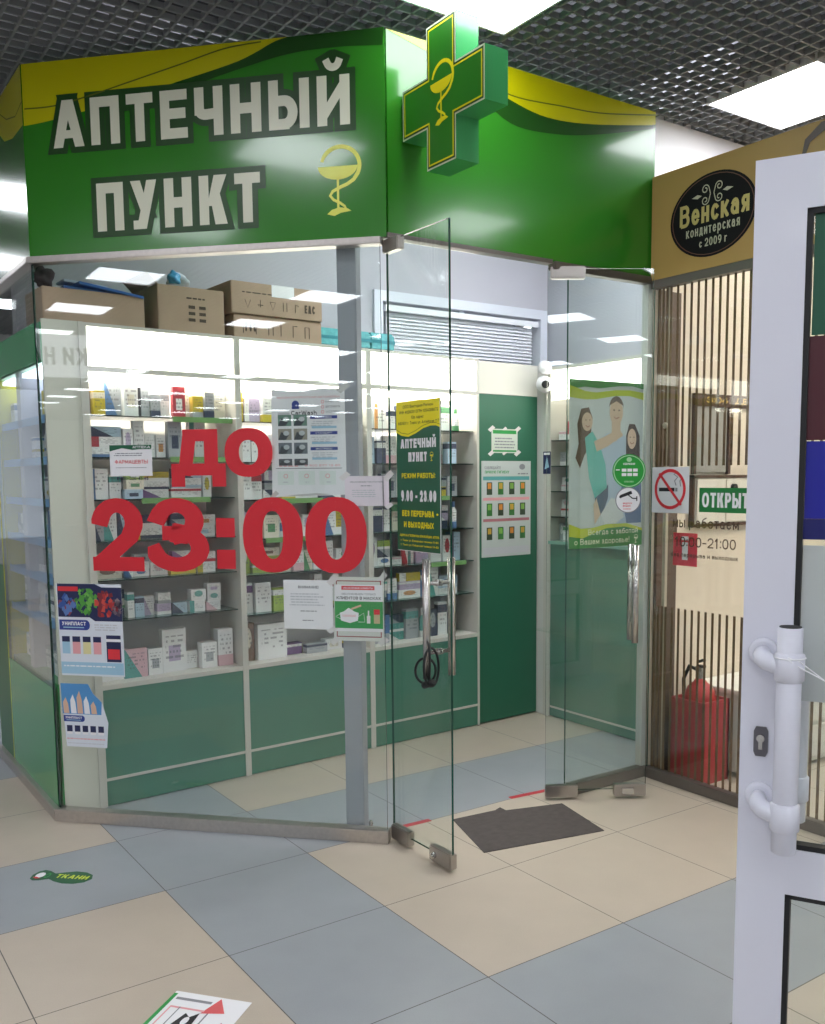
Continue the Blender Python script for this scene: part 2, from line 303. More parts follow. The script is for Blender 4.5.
# ------------------------------------------------------------------ floor
def floor_material():
    m = bpy.data.materials.new('floor_tile'); m.use_nodes = True; nt = m.node_tree; b = nt.nodes['Principled BSDF']; N = nt.nodes.new; K = nt.links.new
    at = N('ShaderNodeAttribute'); at.attribute_name = 'tone'; tc = N('ShaderNodeTexCoord'); sp = N('ShaderNodeSeparateXYZ'); K(tc.outputs['Object'], sp.inputs[0])
    def edge(sock):
        a = N('ShaderNodeMath'); a.operation = 'DIVIDE'; a.inputs[1].default_value = .6; K(sock, a.inputs[0])
        f = N('ShaderNodeMath'); f.operation = 'FRACT'; K(a.outputs[0], f.inputs[0]); s = N('ShaderNodeMath'); s.operation = 'SUBTRACT'; s.inputs[1].default_value = .5; K(f.outputs[0], s.inputs[0])
        ab = N('ShaderNodeMath'); ab.operation = 'ABSOLUTE'; K(s.outputs[0], ab.inputs[0]); return ab.outputs[0]
    mx = N('ShaderNodeMath'); mx.operation = 'MAXIMUM'; K(edge(sp.outputs['X']), mx.inputs[0]); K(edge(sp.outputs['Y']), mx.inputs[1])
    g = N('ShaderNodeMath'); g.operation = 'GREATER_THAN'; g.inputs[1].default_value = .4972; K(mx.outputs[0], g.inputs[0])
    n = N('ShaderNodeTexNoise'); n.inputs['Scale'].default_value = 6; n.inputs['Detail'].default_value = 6; K(tc.outputs['Object'], n.inputs['Vector'])
    n2 = N('ShaderNodeTexNoise'); n2.inputs['Scale'].default_value = 260; K(tc.outputs['Object'], n2.inputs['Vector'])
    c1 = N('ShaderNodeMix'); c1.data_type = 'RGBA'; c1.inputs['A'].default_value = srgb('b9ac9d'); c1.inputs['B'].default_value = srgb('95999e'); K(at.outputs['Fac'], c1.inputs['Factor'])
    ad = N('ShaderNodeMath'); ad.operation = 'ADD'; K(n.outputs['Fac'], ad.inputs[0]); K(n2.outputs['Fac'], ad.inputs[1])
    mr = N('ShaderNodeMapRange'); mr.inputs['From Min'].default_value = .6; mr.inputs['From Max'].default_value = 1.4; mr.inputs['To Min'].default_value = .94; mr.inputs['To Max'].default_value = 1.06; K(ad.outputs[0], mr.inputs['Value'])
    sc = N('ShaderNodeVectorMath'); sc.operation = 'SCALE'; K(c1.outputs['Result'], sc.inputs[0]); K(mr.outputs[0], sc.inputs['Scale'])
    c2 = N('ShaderNodeMix'); c2.data_type = 'RGBA'; c2.inputs['B'].default_value = srgb('4c4742'); K(sc.outputs[0], c2.inputs['A']); K(g.outputs[0], c2.inputs['Factor'])
    K(c2.outputs['Result'], b.inputs['Base Color']); b.inputs['Roughness'].default_value = .33; b.inputs['Specular IOR Level'].default_value = .45
    return m
BLUE = {(0, 1), (1, 0), (1, 1), (2, 1), (3, 1), (4, 1), (5, 1), (1, -1), (2, -2), (3, -2), (4, -2), (5, -2), (1, -2), (-1, 1), (1, 2), (6, -2), (-1, -3), (0, -3)}
known = {(i, j) for i in range(-1, 7) for j in range(-3, 3)}
me = bpy.data.meshes.new('floor'); vs = []; fs = []; tone = []; rf = random.Random(3)
for i in range(-44, 16):
    for j in range(-20, 18):
        k = len(vs); x, y = i * .6, j * .6; vs += [(x, y, 0), (x + .6, y, 0), (x + .6, y + .6, 0), (x, y + .6, 0)]; fs.append((k, k + 1, k + 2, k + 3))
        tone.append(1.0 if ((i, j) in BLUE if (i, j) in known else rf.random() < .42) else 0.0)
me.from_pydata(vs, [], fs); a = me.attributes.new('tone', 'FLOAT', 'FACE')
for i, t in enumerate(tone): a.data[i].value = t
setp(link('floor', me, floor_material()), kind='structure')

# ------------------------------------------------------------------ ceiling: open cell grid, slab above, light panels
panels = [(3.665, .084), (1.777, .084)]
for gx in [3.665 - 1.888 * q for q in (-2, -1, 0, 1, 2, 3, 4, 5, 6, 7, 8, 9, 10, 11, 12, 13, 14)]:
    for gy in (-9.8, -7.8, -5.8, -3.85, -1.9, .084, 3.9, 5.9, 7.9):
        if gx < -7 and gy > 1: continue
        if any(abs(gx - a_) < .1 and abs(gy - b_) < .1 for a_, b_ in panels) or (gx > .3 and gx < 4 and gy > .3 and gy < 2.2): continue
        panels.append((gx, gy))
panels += [(1.99, .95), (2.63, .95), (3.27, .95)]  # unseen panels added inside the kiosk to brighten the showcase shelves
HALF = .292
def grid_mesh():
    mb = MB(); p = .0735; x0, x1, y0, y1 = -26, 8.8, -12, 10.2; t = .005; h = .024
    def runs(axis, c, lo, hi):
        cuts = []
        for (a, b) in panels:
            o, q = (a, b) if axis == 0 else (b, a)
            if abs(c - o) < HALF + .012: cuts.append((q - HALF - .012, q + HALF + .012))
        cuts.sort(); s = lo; out = []
        for a, b in cuts:
            if a > s: out.append((s, a))
            s = max(s, b)
        if s < hi: out.append((s, hi))
        return out
    ox = (3.665 - HALF - .012) % p; oy = (.084 + HALF + .012) % p
    n = int((x1 - x0) / p)
    for i in range(n):
        c = math.floor(x0 / p) * p + ox + i * p
        for a, b in runs(0, c, y0, y1): mb.box(c - t, c + t, a, b, CZ, CZ + h)
    n = int((y1 - y0) / p)
    for i in range(n):
        c = math.floor(y0 / p) * p + oy + i * p
        for a, b in runs(1, c, x0, x1): mb.box(a, b, c - t, c + t, CZ, CZ + h)
    return mb
setp(grid_mesh().build('ceiling', mat('ceiling_grid_grey', '808386', .75, 0, spec=.15), fix=False), kind='structure')
setp(MB().box(-26.1, 8.9, -12.1, 10.3, 3.9, 4.0).build('ceiling', mat('void_slab', '15161a', .9)), kind='structure')
PEM = mat('panel_light', 'ffffff', .5, emit=9, ecol='f6faff')
proto = None
for k, (x, y) in enumerate(panels):
    lab = {0: 'square ceiling light panel above the ochre fascia, glowing white', 1: 'square ceiling light panel directly above the green cross sign'}.get(k)
    if proto is None:
        r = thing('ceiling_light', lab, 'ceiling light', (x, y, CZ), 0)
        a, b = HALF, HALF + .01; f = MB()
        for q in ((-b, b, -b, -a), (-b, b, a, b), (-b, -a, -a, a), (a, b, -a, a)): f.box(q[0], q[1], q[2], q[3], -.006, .03)
        fo = f.build('frame', mat('light_frame', 'cfd2d6', .4)); do = MB().box(-a, a, -a, a, .004, .02).build('diffuser', PEM)
        for c in (fo, do): c.parent = r
        proto = (r, fo, do)
    else:
        r = proto[0].copy(); COL.objects.link(r); r.location = (x, y, CZ)
        for c in proto[1:]: d = c.copy(); COL.objects.link(d); d.parent = r
        if lab: r['label'] = lab
        else: r['label'] = 'square recessed ceiling light panel outside the picture, seen in reflections'; r['group'] = 'hall ceiling light panels outside the frame'

# ------------------------------------------------------------------ walls of the hall (mostly seen in reflections)
HW = mat('hall_wall', 'bcbcc0', .7); HD = mat('hall_dark', '55585e', .6)
def wall(name, *b, m=WPAINT): return setp(MB().box(*b).build(name, m), kind='structure')
wall('wall_rear', -26, 8.9, -12.1, -12.0, 0, .5, m=HW); wall('wall_rear', -26, 8.9, -12.1, -12.0, 3.0, 3.9, m=HW)
for k in range(12): wall('wall_rear', -26 + k * 3.1, -25 + k * 3.1, -12.1, -12.0, .5, 3.0, m=HW)
wall('wall_left', -26.1, -26, -12, 10.2, 0, 3.9, m=HW)
wall('wall_far', -26, 8.9, 10.2, 10.3, 2.7, 3.9, m=HW); wall('wall_far', -26, 8.9, 10.2, 10.3, 0, .8, m=HW)
for k in range(16): wall('wall_far', -26 + k * 2.3, -24.9 + k * 2.3, 10.2, 10.3, .8, 2.7, m=HW)
wall('wall_right', 8.8, 8.9, -12, 10.2, 0, 3.9, m=HW)
# kiosk back and side walls, partition to the neighbour
wall('wall_back', .5, 2.5, 2.12, 2.2, 0, 3.9); wall('wall_back', 2.5, 3.88, 2.12, 2.2, 0, 1.5); wall('wall_back', 2.5, 3.9, 2.12, 2.2, 2.66, 3.9); wall('wall_back', 3.88, 3.9, 2.12, 2.2, 1.5, 2.66)
wall('wall_side', 3.9, 3.98, .66, 2.2, 0, 3.9)
wall('wall_partition', 3.1, 8.8, .455, .5, 0, 2.95, m=mat('partition_cream', 'e0d2be', .6, noise=.02, scale=2))
wall('wall_neighbour', 6.2, 6.3, -7, .45, 0, 3.9, m=mat('neighbour_wall', 'cfc4b0', .6))
# window with blind in the back wall
w = thing('window_1', None, None, (3.19, 2.12, 1.5)); setp(w, kind='structure')
m = MB()
for b in ((2.5, 2.56, 2.1, 2.2, 1.5, 2.66), (3.82, 3.88, 2.1, 2.2, 1.5, 2.66), (2.56, 3.82, 2.1, 2.2, 2.6, 2.66), (2.56, 3.82, 2.1, 2.2, 1.5, 1.56), (3.16, 3.2, 2.14, 2.18, 1.56, 2.6)): m.box(*b)
m.build('window_frame', mat('upvc_frame', 'dfe2ee', .35), w)
MB().box(2.56, 3.82, 2.185, 2.19, 1.56, 2.6).build('pane', GLASS, w); wall('wall_behind_window', 2.3, 4.0, 2.6, 2.7, 1.3, 2.9, m=mat('street_white', 'e8ecf4', .8))
m = MB(); z = 2.52
while z > 1.6: m.frame_box(Vector((2.6, 2.128, z)), Vector((1, 0, 0)), Vector((0, .6, .8)), Vector((0, -.8, .6)), 0, 1.17, 0, .028, 0, .001); z -= .0215
m.build('blind_slats', mat('blind_white', 'eceef6', .5), w)
m = MB().box(2.58, 3.8, 2.1, 2.13, 2.545, 2.58); m.build('blind_rail', mat('blind_rail_white', 'f2f4fa', .3), w)
# a shop front across the hall, met only as a reflection in the glass
hp = FS.P(*FS.at(72, 356)); dd_ = ray(72, 356).normalized(); dd_ = dd_ - FS.N * 2 * dd_.dot(FS.N); oc = hp + dd_ * 7.5
q_ = Vector((-dd_.y, dd_.x, 0)).normalized(); q_ = -q_ if Sheet(oc, q_).N.dot(dd_) > 0 else q_; os_ = Sheet(Vector((oc.x, oc.y, 0)), q_)
r = thing('optician_kiosk', 'white sign board of an optician kiosk across the hall, seen only mirrored', 'kiosk', (oc.x, oc.y, 0))
m = MB(); os_.box(m, -.6, .62, oc.z - .24, oc.z + .24, -.1, 0); m.build('sign_board', mat('lit_board', 'e4e6ee', .5, emit=2.2), r)
for q in (-.55, .57): m = MB(); os_.box(m, q - .04, q + .04, 0, oc.z - .24, -.1, -.02); m.build('post', HW, r)
m = MB(); os_.box(m, -.6, .62, 0, 1.0, -.5, -.05); m.build('counter', mat('display_pale', 'aab0b8', .6), r)
pr = Print(os_, -.6, oc.z - .24, .62, oc.z + .24, None, 0); pr.text('ОЧКИ НА', .12, .28, .86, .42, mat('sign_grey', '6c7078', .5), p=.17); pr.build('lettering', r)
r = thing('hall_kiosk', 'grey hall kiosk behind the camera, outside the picture', 'kiosk', (-3.5, 6.5, 0), 0)
MB().box(-4.6, -3.2, 5.2, 8.0, 0, 1.1).build('counter', HD, r); MB().box(-4.6, -3.2, 5.2, 8.0, 2.5, 3.1).build('fascia', HW, r)
for x in (-4.55, -3.3):
    for y in (5.25, 7.9): MB().box(x, x + .06, y, y + .06, 1.1, 2.5).build('post', HW, r)

# ------------------------------------------------------------------ glass front: panes, sills, heads
def pane(mb, sh, u0, u1, v0, v1, t=.01, n=0):
    k = len(mb.m); sh.box(mb, u0, u1, v0, v1, n - t / 2, n + t / 2, 0)
    for i in range(k + 2, k + 6): mb.m[i] = 1
    return mb
r = thing('glass_front_panel', 'large angled glass front panel carrying the red 23:00 decal', 'glass panel', P1.lerp(P2, .5))
pane(MB(), FS, .0, FL - .01, .05, 2.48).build('glass_pane', [GLASS, GEDGE], r)
m = MB(); FS.box(m, -.012, FL, 0, .055, -.03, .03); m.build('sill_rail', ALU, r, bevel=.003)
m = MB(); FS.box(m, -.015, FL, 2.470, 2.497, -.03, .03); m.build('head_rail', ALU, r, bevel=.003)
r = thing('glass_side_panel', 'long glass side panel of the kiosk running back from its left corner', 'glass panel', (.473, 2.2, 0))
uL = 2.9 - 1.62
pane(MB(), LS, 0, uL - .01, .05, 2.48).build('glass_pane', [GLASS, mat('edge_dark', '0e1c1c', .3)], r)
m = MB(); LS.box(m, 0, uL + .01, 0, .055, -.03, .03); m.build('sill_rail', ALU, r, bevel=.003)
FGR = mat('film_flank_green', '0f8c40', .25, coat=.3)
m = MB(); LS.box(m, .34, uL - .012, .056, .61, .0052, .006); m.build('green_film', FGR, r); m = MB(); LS.box(m, 0, uL - .012, 2.06, 2.225, .0052, .006); m.build('green_film', mat('film_flank_green2', '2f9a5c', .22, coat=.3), r)
m = MB(); LS.box(m, .325, .34, .056, 2.06, .0052, .0062); m.build('yellow_film', mat('flank_yellow', 'c8c41e', .4), r); m = MB(); LS.box(m, 0, .325, .056, 1.1, .0052, .006); m.build('dark_green_film', mat('flank_dark_green', '0f5c2c', .35), r)
m = MB(); LS.box(m, 0, uL + .015, 2.470, 2.497, -.03, .03); m.build('head_rail', ALU, r, bevel=.003)
r = thing('glass_sidelight', 'fixed glass sidelight behind the open right door leaf', 'glass panel', (2.8, .48, 0))
sx0 = 2.535 - DS.O.x
pane(MB(), DS, sx0, DLn - .02, .05, 2.48).build('glass_pane', [DGLASS, GEDGE], r)
m = MB(); DS.box(m, sx0 + .03, DLn, 0, .055, -.025, .025); m.build('sill_rail', DALU, r, bevel=.003)
m = MB(); DS.box(m, sx0 - .1, DLn, 2.475, 2.51, -.025, .025); m.build('head_rail', DALU, r, bevel=.003)
m = MB(); DS.box(m, DLn - .03, DLn, .055, 2.475, -.03, .01); m.build('corner_post', mat('pale_post', 'b9bcb8', .4, .3), r)
r = thing('door_head_rail', 'thin metal rail under the green fascia above the open doorway', 'rail', (2.0, .5, 2.48))
m = MB(); DS.box(m, .01, sx0 - .11, 2.497, 2.515, -.02, .02); m.build('rail', DALU, r)
r = thing('steel_column', 'square grey steel column standing behind the angled glass front', 'column', (1.46, .66, 0))
c = P1.lerp(P2, .893) - FS.N * .085
cs = Sheet(c, FS.U); 
m = MB(); cs.box(m, -.04, .04, .004, 3.3, -.04, .04); m.build('column_tube', GPAINT, r, bevel=.004)
m = MB(); cs.box(m, -.065, .065, 0, .006, -.05, .05); m.build('base_plate', GPAINT, r)
r = thing('sill_pin', 'small round steel floor bolt behind the end of the sill', 'bolt', on_floor(371, 829))
MB().tube([on_floor(371, 829), on_floor(371, 829) + Vector((0, 0, .025))], [.009, .008], 12).build('pin_body', STEEL, r)
MB().tube([on_floor(371, 829) + Vector((0, 0, .025)), on_floor(371, 829) + Vector((0, 0, .038))], [.011, .006], 12).build('pin_head', STEEL, r)

# ------------------------------------------------------------------ fascias
FG = mat('fascia_green', '2f7d20', .2, noise=.015, scale=2, coat=.4); FY = mat('fascia_yellow', 'bdb800', .28, coat=.3); FDG = mat('fascia_dark_green', '1c4a14', .25, coat=.3); LINE = mat('fascia_line', '56600a', .4)
FZ0, FZ1 = 2.498, 3.285
def fascia(name, label, sh, u0, u1, deco, cat='sign'):
    r = thing(name, label, cat, sh.P((u0 + u1) / 2, FZ0))
    m = MB(); sh.box(m, u0, u1, FZ0, FZ1, -.03, .010); m.build('fascia_board', FG, r)
    pr = Print(sh, u0, FZ0, u1, FZ1, None, .010); deco(pr); pr.build('swoosh', r); return r
NF = lambda sh, u0, u1: (lambda px, py: ((sh.at(px, py)[0] - u0) / (u1 - u0), (sh.at(px, py)[1] - FZ0) / (FZ1 - FZ0)))
def sm(pts, k=6):
    P = [pts[0]] + list(pts) + [pts[-1]]; out = []
    for i in range(1, len(P) - 2):
        for j in range(k):
            t = j / k; out.append(tuple(.5 * (2 * P[i][c] + (P[i + 1][c] - P[i - 1][c]) * t + (2 * P[i - 1][c] - 5 * P[i][c] + 4 * P[i + 1][c] - P[i + 2][c]) * t * t + (3 * P[i][c] - P[i - 1][c] - 3 * P[i + 1][c] + P[i + 2][c]) * t ** 3) for c in (0, 1)))
    return out + [pts[-1]]
def clampp(pts): return [(min(1, max(0, a)), min(1, max(0, b))) for a, b in pts]
n_ = NF(FS, 0, FL + .02)
def deco_front(pr):
    low = [n_(*p) for p in ((25, 127), (50, 122), (100, 108), (150, 92), (200, 76), (240, 62), (277, 42))]; low[0] = (0, low[0][1])
    pr.poly(clampp([(0, 1)] + sm(low) + [(low[-1][0] + .03, 1)]), FY, 1)
    dk = [n_(*p) for p in ((175, 84), (240, 62), (277, 42), (300, 36))]; dl = [n_(*p) for p in ((383, 46), (340, 48), (290, 55), (235, 72), (190, 88))]
    pr.poly(clampp(sm(dk) + [(1, 1)] + sm(dl)), FDG, 1)
    pr.stroke(sm([n_(*p) for p in ((26, 110), (55, 107), (90, 97), (125, 85), (180, 66), (225, 50), (262, 43))]), .006, LINE, 2)
r = fascia('sign_fascia', 'green fascia board reading АПТЕЧНЫЙ ПУНКТ above the angled glass', FS, 0, FL + .02, deco_front)
def letters(pr, t, a, b, m, p=.215, grow=0, L=2):
    (x0, y0), (x1, y1) = a, b; pr.text(t, x0, y0, x1, y1 - y0, m, p=p, gap=.17, L=L, grow=grow)
w1 = (.135 / (FL + .02), (2.935 - FZ0) / (FZ1 - FZ0)), (1.43 / (FL + .02), (3.125 - FZ0) / (FZ1 - FZ0)); w2 = (.322 / (FL + .02), (2.585 - FZ0) / (FZ1 - FZ0)), (1.048 / (FL + .02), (2.78 - FZ0) / (FZ1 - FZ0))
for t, (a, b) in (('АПТЕЧНЫЙ', w1), ('ПУНКТ', w2)):
    sgn = Print(FS, 0, FZ0, FL + .02, FZ1, None, .010); letters(sgn, t, a, b, DGREEN, grow=.024, L=2); letters(sgn, t, a, b, LETTER, L=4); sgn.build('lettering', r)
sgn = Print(FS, 1.24, 2.57, 1.5, 2.88, None, .010); emblem(sgn, .52, .5, .88, mat('emblem_yellow', 'e3e65a', .3), 1); sgn.build('emblem', r)
n2_ = NF(DS, .02, DLn)
def deco_right(pr):
    low = [n2_(*p) for p in ((440, 60), (480, 82), (509, 101), (545, 118), (590, 125), (657, 126))]
    pr.poly(clampp([(0.0, 1)] + sm([(max(0, a), b) for a, b in low][1:]) + [(1, 1)]), FY, 2)
    lo2 = [n2_(*p) for p in ((470, 88), (509, 124), (555, 135), (600, 135), (657, 129))]
    pr.poly(clampp([(.12, 1)] + sm(lo2) + [(1, .86), (1, 1)]), FDG, 1)
    pr.stroke(sm([n2_(*p) for p in ((470, 72), (509, 96), (560, 107), (600, 114), (656, 116))]), .006, LINE, 3)
fascia('sign_fascia', 'plain green fascia board with yellow sweep above the doorway, right of cross', DS, .02, DLn, deco_right)
n3_ = NF(LS, 0, uL)
def deco_left(pr):
    low = [n3_(*p) for p in ((0, 133), (7, 142), (15, 139), (22, 130))]
    pr.poly(clampp([(0, 1), (0, .68)] + low + [(1, low[-1][1]), (1, 1)]), FY, 1)
    pr.stroke([(0, .75), n3_(0, 113), n3_(9, 120), n3_(18, 117), (1, .81)], .006, LINE, 2)
fascia('sign_fascia', 'narrow strongly foreshortened green fascia board at the left edge', LS, 0, uL, deco_left)
# white wall panel above the ochre fascia
wall('wall_bulkhead', 3.06, 8.8, .64, .66, 2.6, 3.355, m=mat('white_gloss', 'e8e6e8', .4))

# ------------------------------------------------------------------ cross sign
CSH = Sheet((1.625, .462, 0), (0, -1, 0)); CG = mat('cross_green', '2e7d20', .3, coat=.3); CSIDE = mat('cross_side_green', '3f9a5a', .2, coat=.5)
r = thing('pharmacy_cross', 'projecting green cross box sign with a yellow bowl and snake', 'sign', (1.68, .2, 2.74))
u0, u1, u2, u3 = 0, .165, .35, .52; z0, z1, z2, z3 = 2.713, 2.868, 3.055, 3.232
def cross(i=0.): return [(u1 + i, z0 + i), (u2 - i, z0 + i), (u2 - i, z1 + i), (u3 - i, z1 + i), (u3 - i, z2 - i), (u2 - i, z2 - i), (u2 - i, z3 - i), (u1 + i, z3 - i), (u1 + i, z2 - i), (u0 + i, z2 - i), (u0 + i, z1 + i), (u1 + i, z1 + i)]
m = MB()
pts = [CSH.P(*q) for q in cross()]; n = len(pts)
m.prism(pts, -CSH.N * .105, 0); m.build('cross_box', CSIDE, r)
pr = Print(CSH, 0, z0, u3, z3, None, 0); nm = lambda q: (q[0] / u3, (q[1] - z0) / (z3 - z0))
def fan(pts, mt, L):
    for quad in ((0, 1, 6, 7), (10, 11, 8, 9), (2, 3, 4, 5)): pr.poly([nm(pts[k]) for k in quad], mt, L)
fan(cross(), mat('cross_edge', 'd8e0c8', .3), 1); fan(cross(.006), mat('cross_dark', '1b4a14', .3), 2); fan(cross(.013), PYEL, 3); fan(cross(.019), CG, 4)
emblem(pr, .5, .5, .44, PYEL, 5); pr.build('cross_face', r)
for z in (2.95, 3.03): MB().tube([(1.69, .455, z), (1.69, .462, z), (1.69, .52, z)], .012, 10).build('bracket', STEEL, r)

# ------------------------------------------------------------------ door leaves
def fitting(sh, u0, u1, v0, v1, r, name='patch_fitting', t=.018):
    m = MB(); sh.box(m, u0, u1, v0, v1, -t, t); return m.build(name, mat('patch_steel', 'aaa49e', .28, .9), r, bevel=.004)
def handle(sh, u, z0, z1, zs, r, off=.06):
    for s in (1, -1):
        h = MB(); h.tube([sh.P(u, z0, s * off), sh.P(u, z1, s * off)], .0155, 16); ho = h.build('handle_bar', STEEL, r, smooth=True)
        for z in zs:
            h = MB(); h.tube([sh.P(u, z, s * .005), sh.P(u, z, s * .012), sh.P(u, z, s * .0121), sh.P(u, z, s * off)], [.013, .013, .008, .008], 14); h.build('standoff', STEEL, ho, smooth=True)
r = thing('glass_door_leaf', 'left glass door leaf swung out toward the viewer, bike lock on handle', 'glass door', (1.57, .3, 0))
LW = .422
pane(MB(), LEAF_L, 0, LW, .045, 2.487).build('glass_pane', [DGLASS, GEDGE], r)
fitting(LEAF_L, .0, .13, .012, .075, r); fitting(LEAF_L, LW - .14, LW + .004, .012, .075, r); fitting(LEAF_L, -.012, .1, 2.44, 2.492, r)
m = MB(); p = LEAF_L.P(LW - .1, .045, .018); m.tube([p, p + LEAF_L.N * .012, p + LEAF_L.N * .0121, p + LEAF_L.N * .02], [.014, .014, .008, .008], 14); m.build('lock_cylinder', STEEL, r)
uh = LEAF_L.at(439, 600)[0]; handle(LEAF_L, uh, .77, 1.235, (.87, 1.14), r)
r = thing('glass_door_leaf', 'right glass door leaf folded back in front of the sidelight', 'glass door', (2.63, .36, 0))
RW = (Vector((2.836, .233, 0)) - LEAF_R.O).length
pane(MB(), LEAF_R, 0, RW, .045, 2.483).build('glass_pane', [DGLASS, GEDGE], r)
fitting(LEAF_R, 0, .155, .012, .07, r); fitting(LEAF_R, RW - .155, RW, .012, .07, r); fitting(LEAF_R, .012, .17, 2.435, 2.49, r)
m = MB(); LEAF_R.box(m, RW - .12, RW - .06, .025, .055, .018, .026); m.build('lock_cylinder', STEEL, r, bevel=.002)
uh2 = LEAF_R.at(633, 590)[0]; handle(LEAF_R, uh2, .765, 1.225, (.865, 1.13), r, .045)
# bicycle lock hanging on the left handle
hb = LEAF_L.P(uh, 0, .06); r = thing('bicycle_lock', 'black looped bicycle cable lock hanging from the left door handle', 'lock', hb + Vector((0, 0, .8)))
def loop(cx, cz, rx, rz, tilt, dn):
    pts = []
    for i in range(28):
        a = 2 * math.pi * i / 28; x = rx * math.cos(a); z = rz * math.sin(a); pts.append(hb + LEAF_L.U * (cx + x * math.cos(tilt)) + LEAF_L.N * (dn + x * math.sin(tilt)) + Vector((0, 0, cz + z + .15 * x)))
    return pts
m = MB(); m.tube(loop(.01, .84, .05, .07, .5, .0), .005, 8, closed=True); m.tube(loop(.03, .82, .045, .075, 1.3, .0), .005, 8, closed=True); m.tube(loop(-.01, .80, .05, .05, -.3, .0), .005, 8, closed=True); m.build('cable', BLACK, r, smooth=True)
q = hb + Vector((0, 0, .745)) + LEAF_L.U * .03 + LEAF_L.N * .01
m = MB(); m.tube([q - LEAF_L.U * .04, q - LEAF_L.U * .034, q + LEAF_L.U * .02 + Vector((0, 0, .02)), q + LEAF_L.U * .028 + Vector((0, 0, .025))], [.01, .014, .014, .01], 12); m.build('lock_barrel', BLACK, r, smooth=True)

# ------------------------------------------------------------------ showcases
LB = mat('lightbox_white', 'fffbe8', .5, emit=3.2, ecol='fffaf0'); TUBE = mat('shelf_light', 'ffffff', .5, emit=11, ecol='fff8ea')
LEG = mat('post_cream', 'c9c6be', .4); PST = mat('price_strip_green', '6f9a5c', .5); BACKP = mat('case_back', 'f0eeee', .6)
BAYS = [(.0, .752), (.752, 1.54), (1.54, 2.34)]
ZT = 2.25; ZB = .585
SHELVES = [[1.843, 1.65, 1.453, 1.256, 1.075, .88], [1.835, 1.63, 1.436, 1.232, 1.048, .84], [1.82, 1.625, 1.43, 1.235, 1.035, .835]]
DEP = .4
bayname = ['left bay', 'middle bay', 'right bay']
for b, (a0, a1) in enumerate(BAYS):
    r = thing('display_showcase', ['lit white showcase bay at the left, behind the 23', 'lit white showcase bay in the middle, behind the zeros', 'lit white showcase bay at the right, behind the open left door leaf'][b], 'showcase', SS.P((a0 + a1) / 2, 0), 0, 'lit showcases behind the glass front')
    for (p0, p1) in ((a0, a0 + .016), (a1 - .016, a1)):
        m = MB(); SS.box(m, p0, p1, 0, ZT, -DEP, 0); m.build('side_panel', LEG, r, bevel=.001)
    m = MB(); SS.box(m, a0 + .016, a1 - .016, .06, ZT, -DEP, -DEP + .012); m.build('back_panel', BACKP, r)
    m = MB(); SS.box(m, a0 + .016, a1 - .016, .005, ZB - .022, -.02, -.004); m.build('base_panel', GREEN, r)
    m = MB(); SS.box(m, a0 + .016, a1 - .016, .125, .138, -.006, .0); m.build('plinth_trim', LEG, r)
    m = MB(); SS.box(m, a0 + .016, a1 - .016, ZB - .022, ZB, -DEP + .012, .0); m.build('base_top', LEG, r)
    m = MB(); SS.box(m, a0 + .016, a1 - .016, 2.06, 2.235, -.05, -.012); m.build('light_box', LB, r)
    m = MB(); SS.box(m, a0 + .016, a1 - .016, 2.235, ZT, -DEP, 0); SS.box(m, a0 + .016, a1 - .016, 2.035, 2.058, -.06, 0); m.build('head_frame', LEG, r)
    m = MB(); SS.box(m, a0 + .03, a1 - .03, 2.012, 2.034, -.2, -.06); m.build('shelf_light', TUBE, r)
    for z in SHELVES[b]:
        m = MB(); k = len(m.m); SS.box(m, a0 + .018, a1 - .018, z - .006, z, -.33, -.035, 0)
        for i in range(2, 6): m.m[i] = 1
        m.build('glass_shelf', [SGLASS, SEDGE], r)
    for (z, s0, s1) in [[(1.843, .42, .74), (1.65, .4, .7), (1.453, .25, .6)], [(1.436, .2, .5), (1.232, .15, .4)], [(1.43, .3, .6), (1.035, .45, .72)]][b]:
        m = MB(); SS.box(m, a0 + s0, min(a0 + s1, a1 - .02), z - .022, z + .004, -.034, -.031); m.build('price_strip', PST, r)
r = thing('showcase_end_panel', 'tall blank cream filler panel at the left corner behind two posters', 'panel', (.57, 1.645, 0))
m = MB(); m.box(.50, .655, 1.642, 1.66, 0, 2.25); m.build('filler_board', mat('filler_cream', 'cfcdc2', .5), r)
m = MB(); m.box(.655, .676, 1.635, 1.66, 0, 2.25); m.build('filler_trim', LEG, r)
r = thing('green_panel', 'tall plain green cabinet panel between the showcases, sheet of photos on it', 'panel', SS.P(2.6, 0))
g0, g1 = 2.342, 2.83
m = MB(); SS.box(m, g0, g1, 0.01, 2.045, -.03, -.006); m.build('panel_board', mat('deep_green', '2c6850', .5, noise=.04, scale=3), r)
m = MB(); SS.box(m, g0, g1, 2.047, 2.24, -.03, -.004); m.build('top_board', CREAM, r)
r = thing('corner_post', 'white corner post beside the green panel, camera at its top', 'post', (3.48, 1.72, 0))
m = MB(); m.box(3.512, 3.56, 1.715, 1.80, 0, 2.22); m.build('post_board', mat('post_white', 'd2d1cc', .45), r); m = MB(); m.box(3.503, 3.5095, 1.65, 1.71, 0, 2.22); m.build('edge_trim', LEG, r)
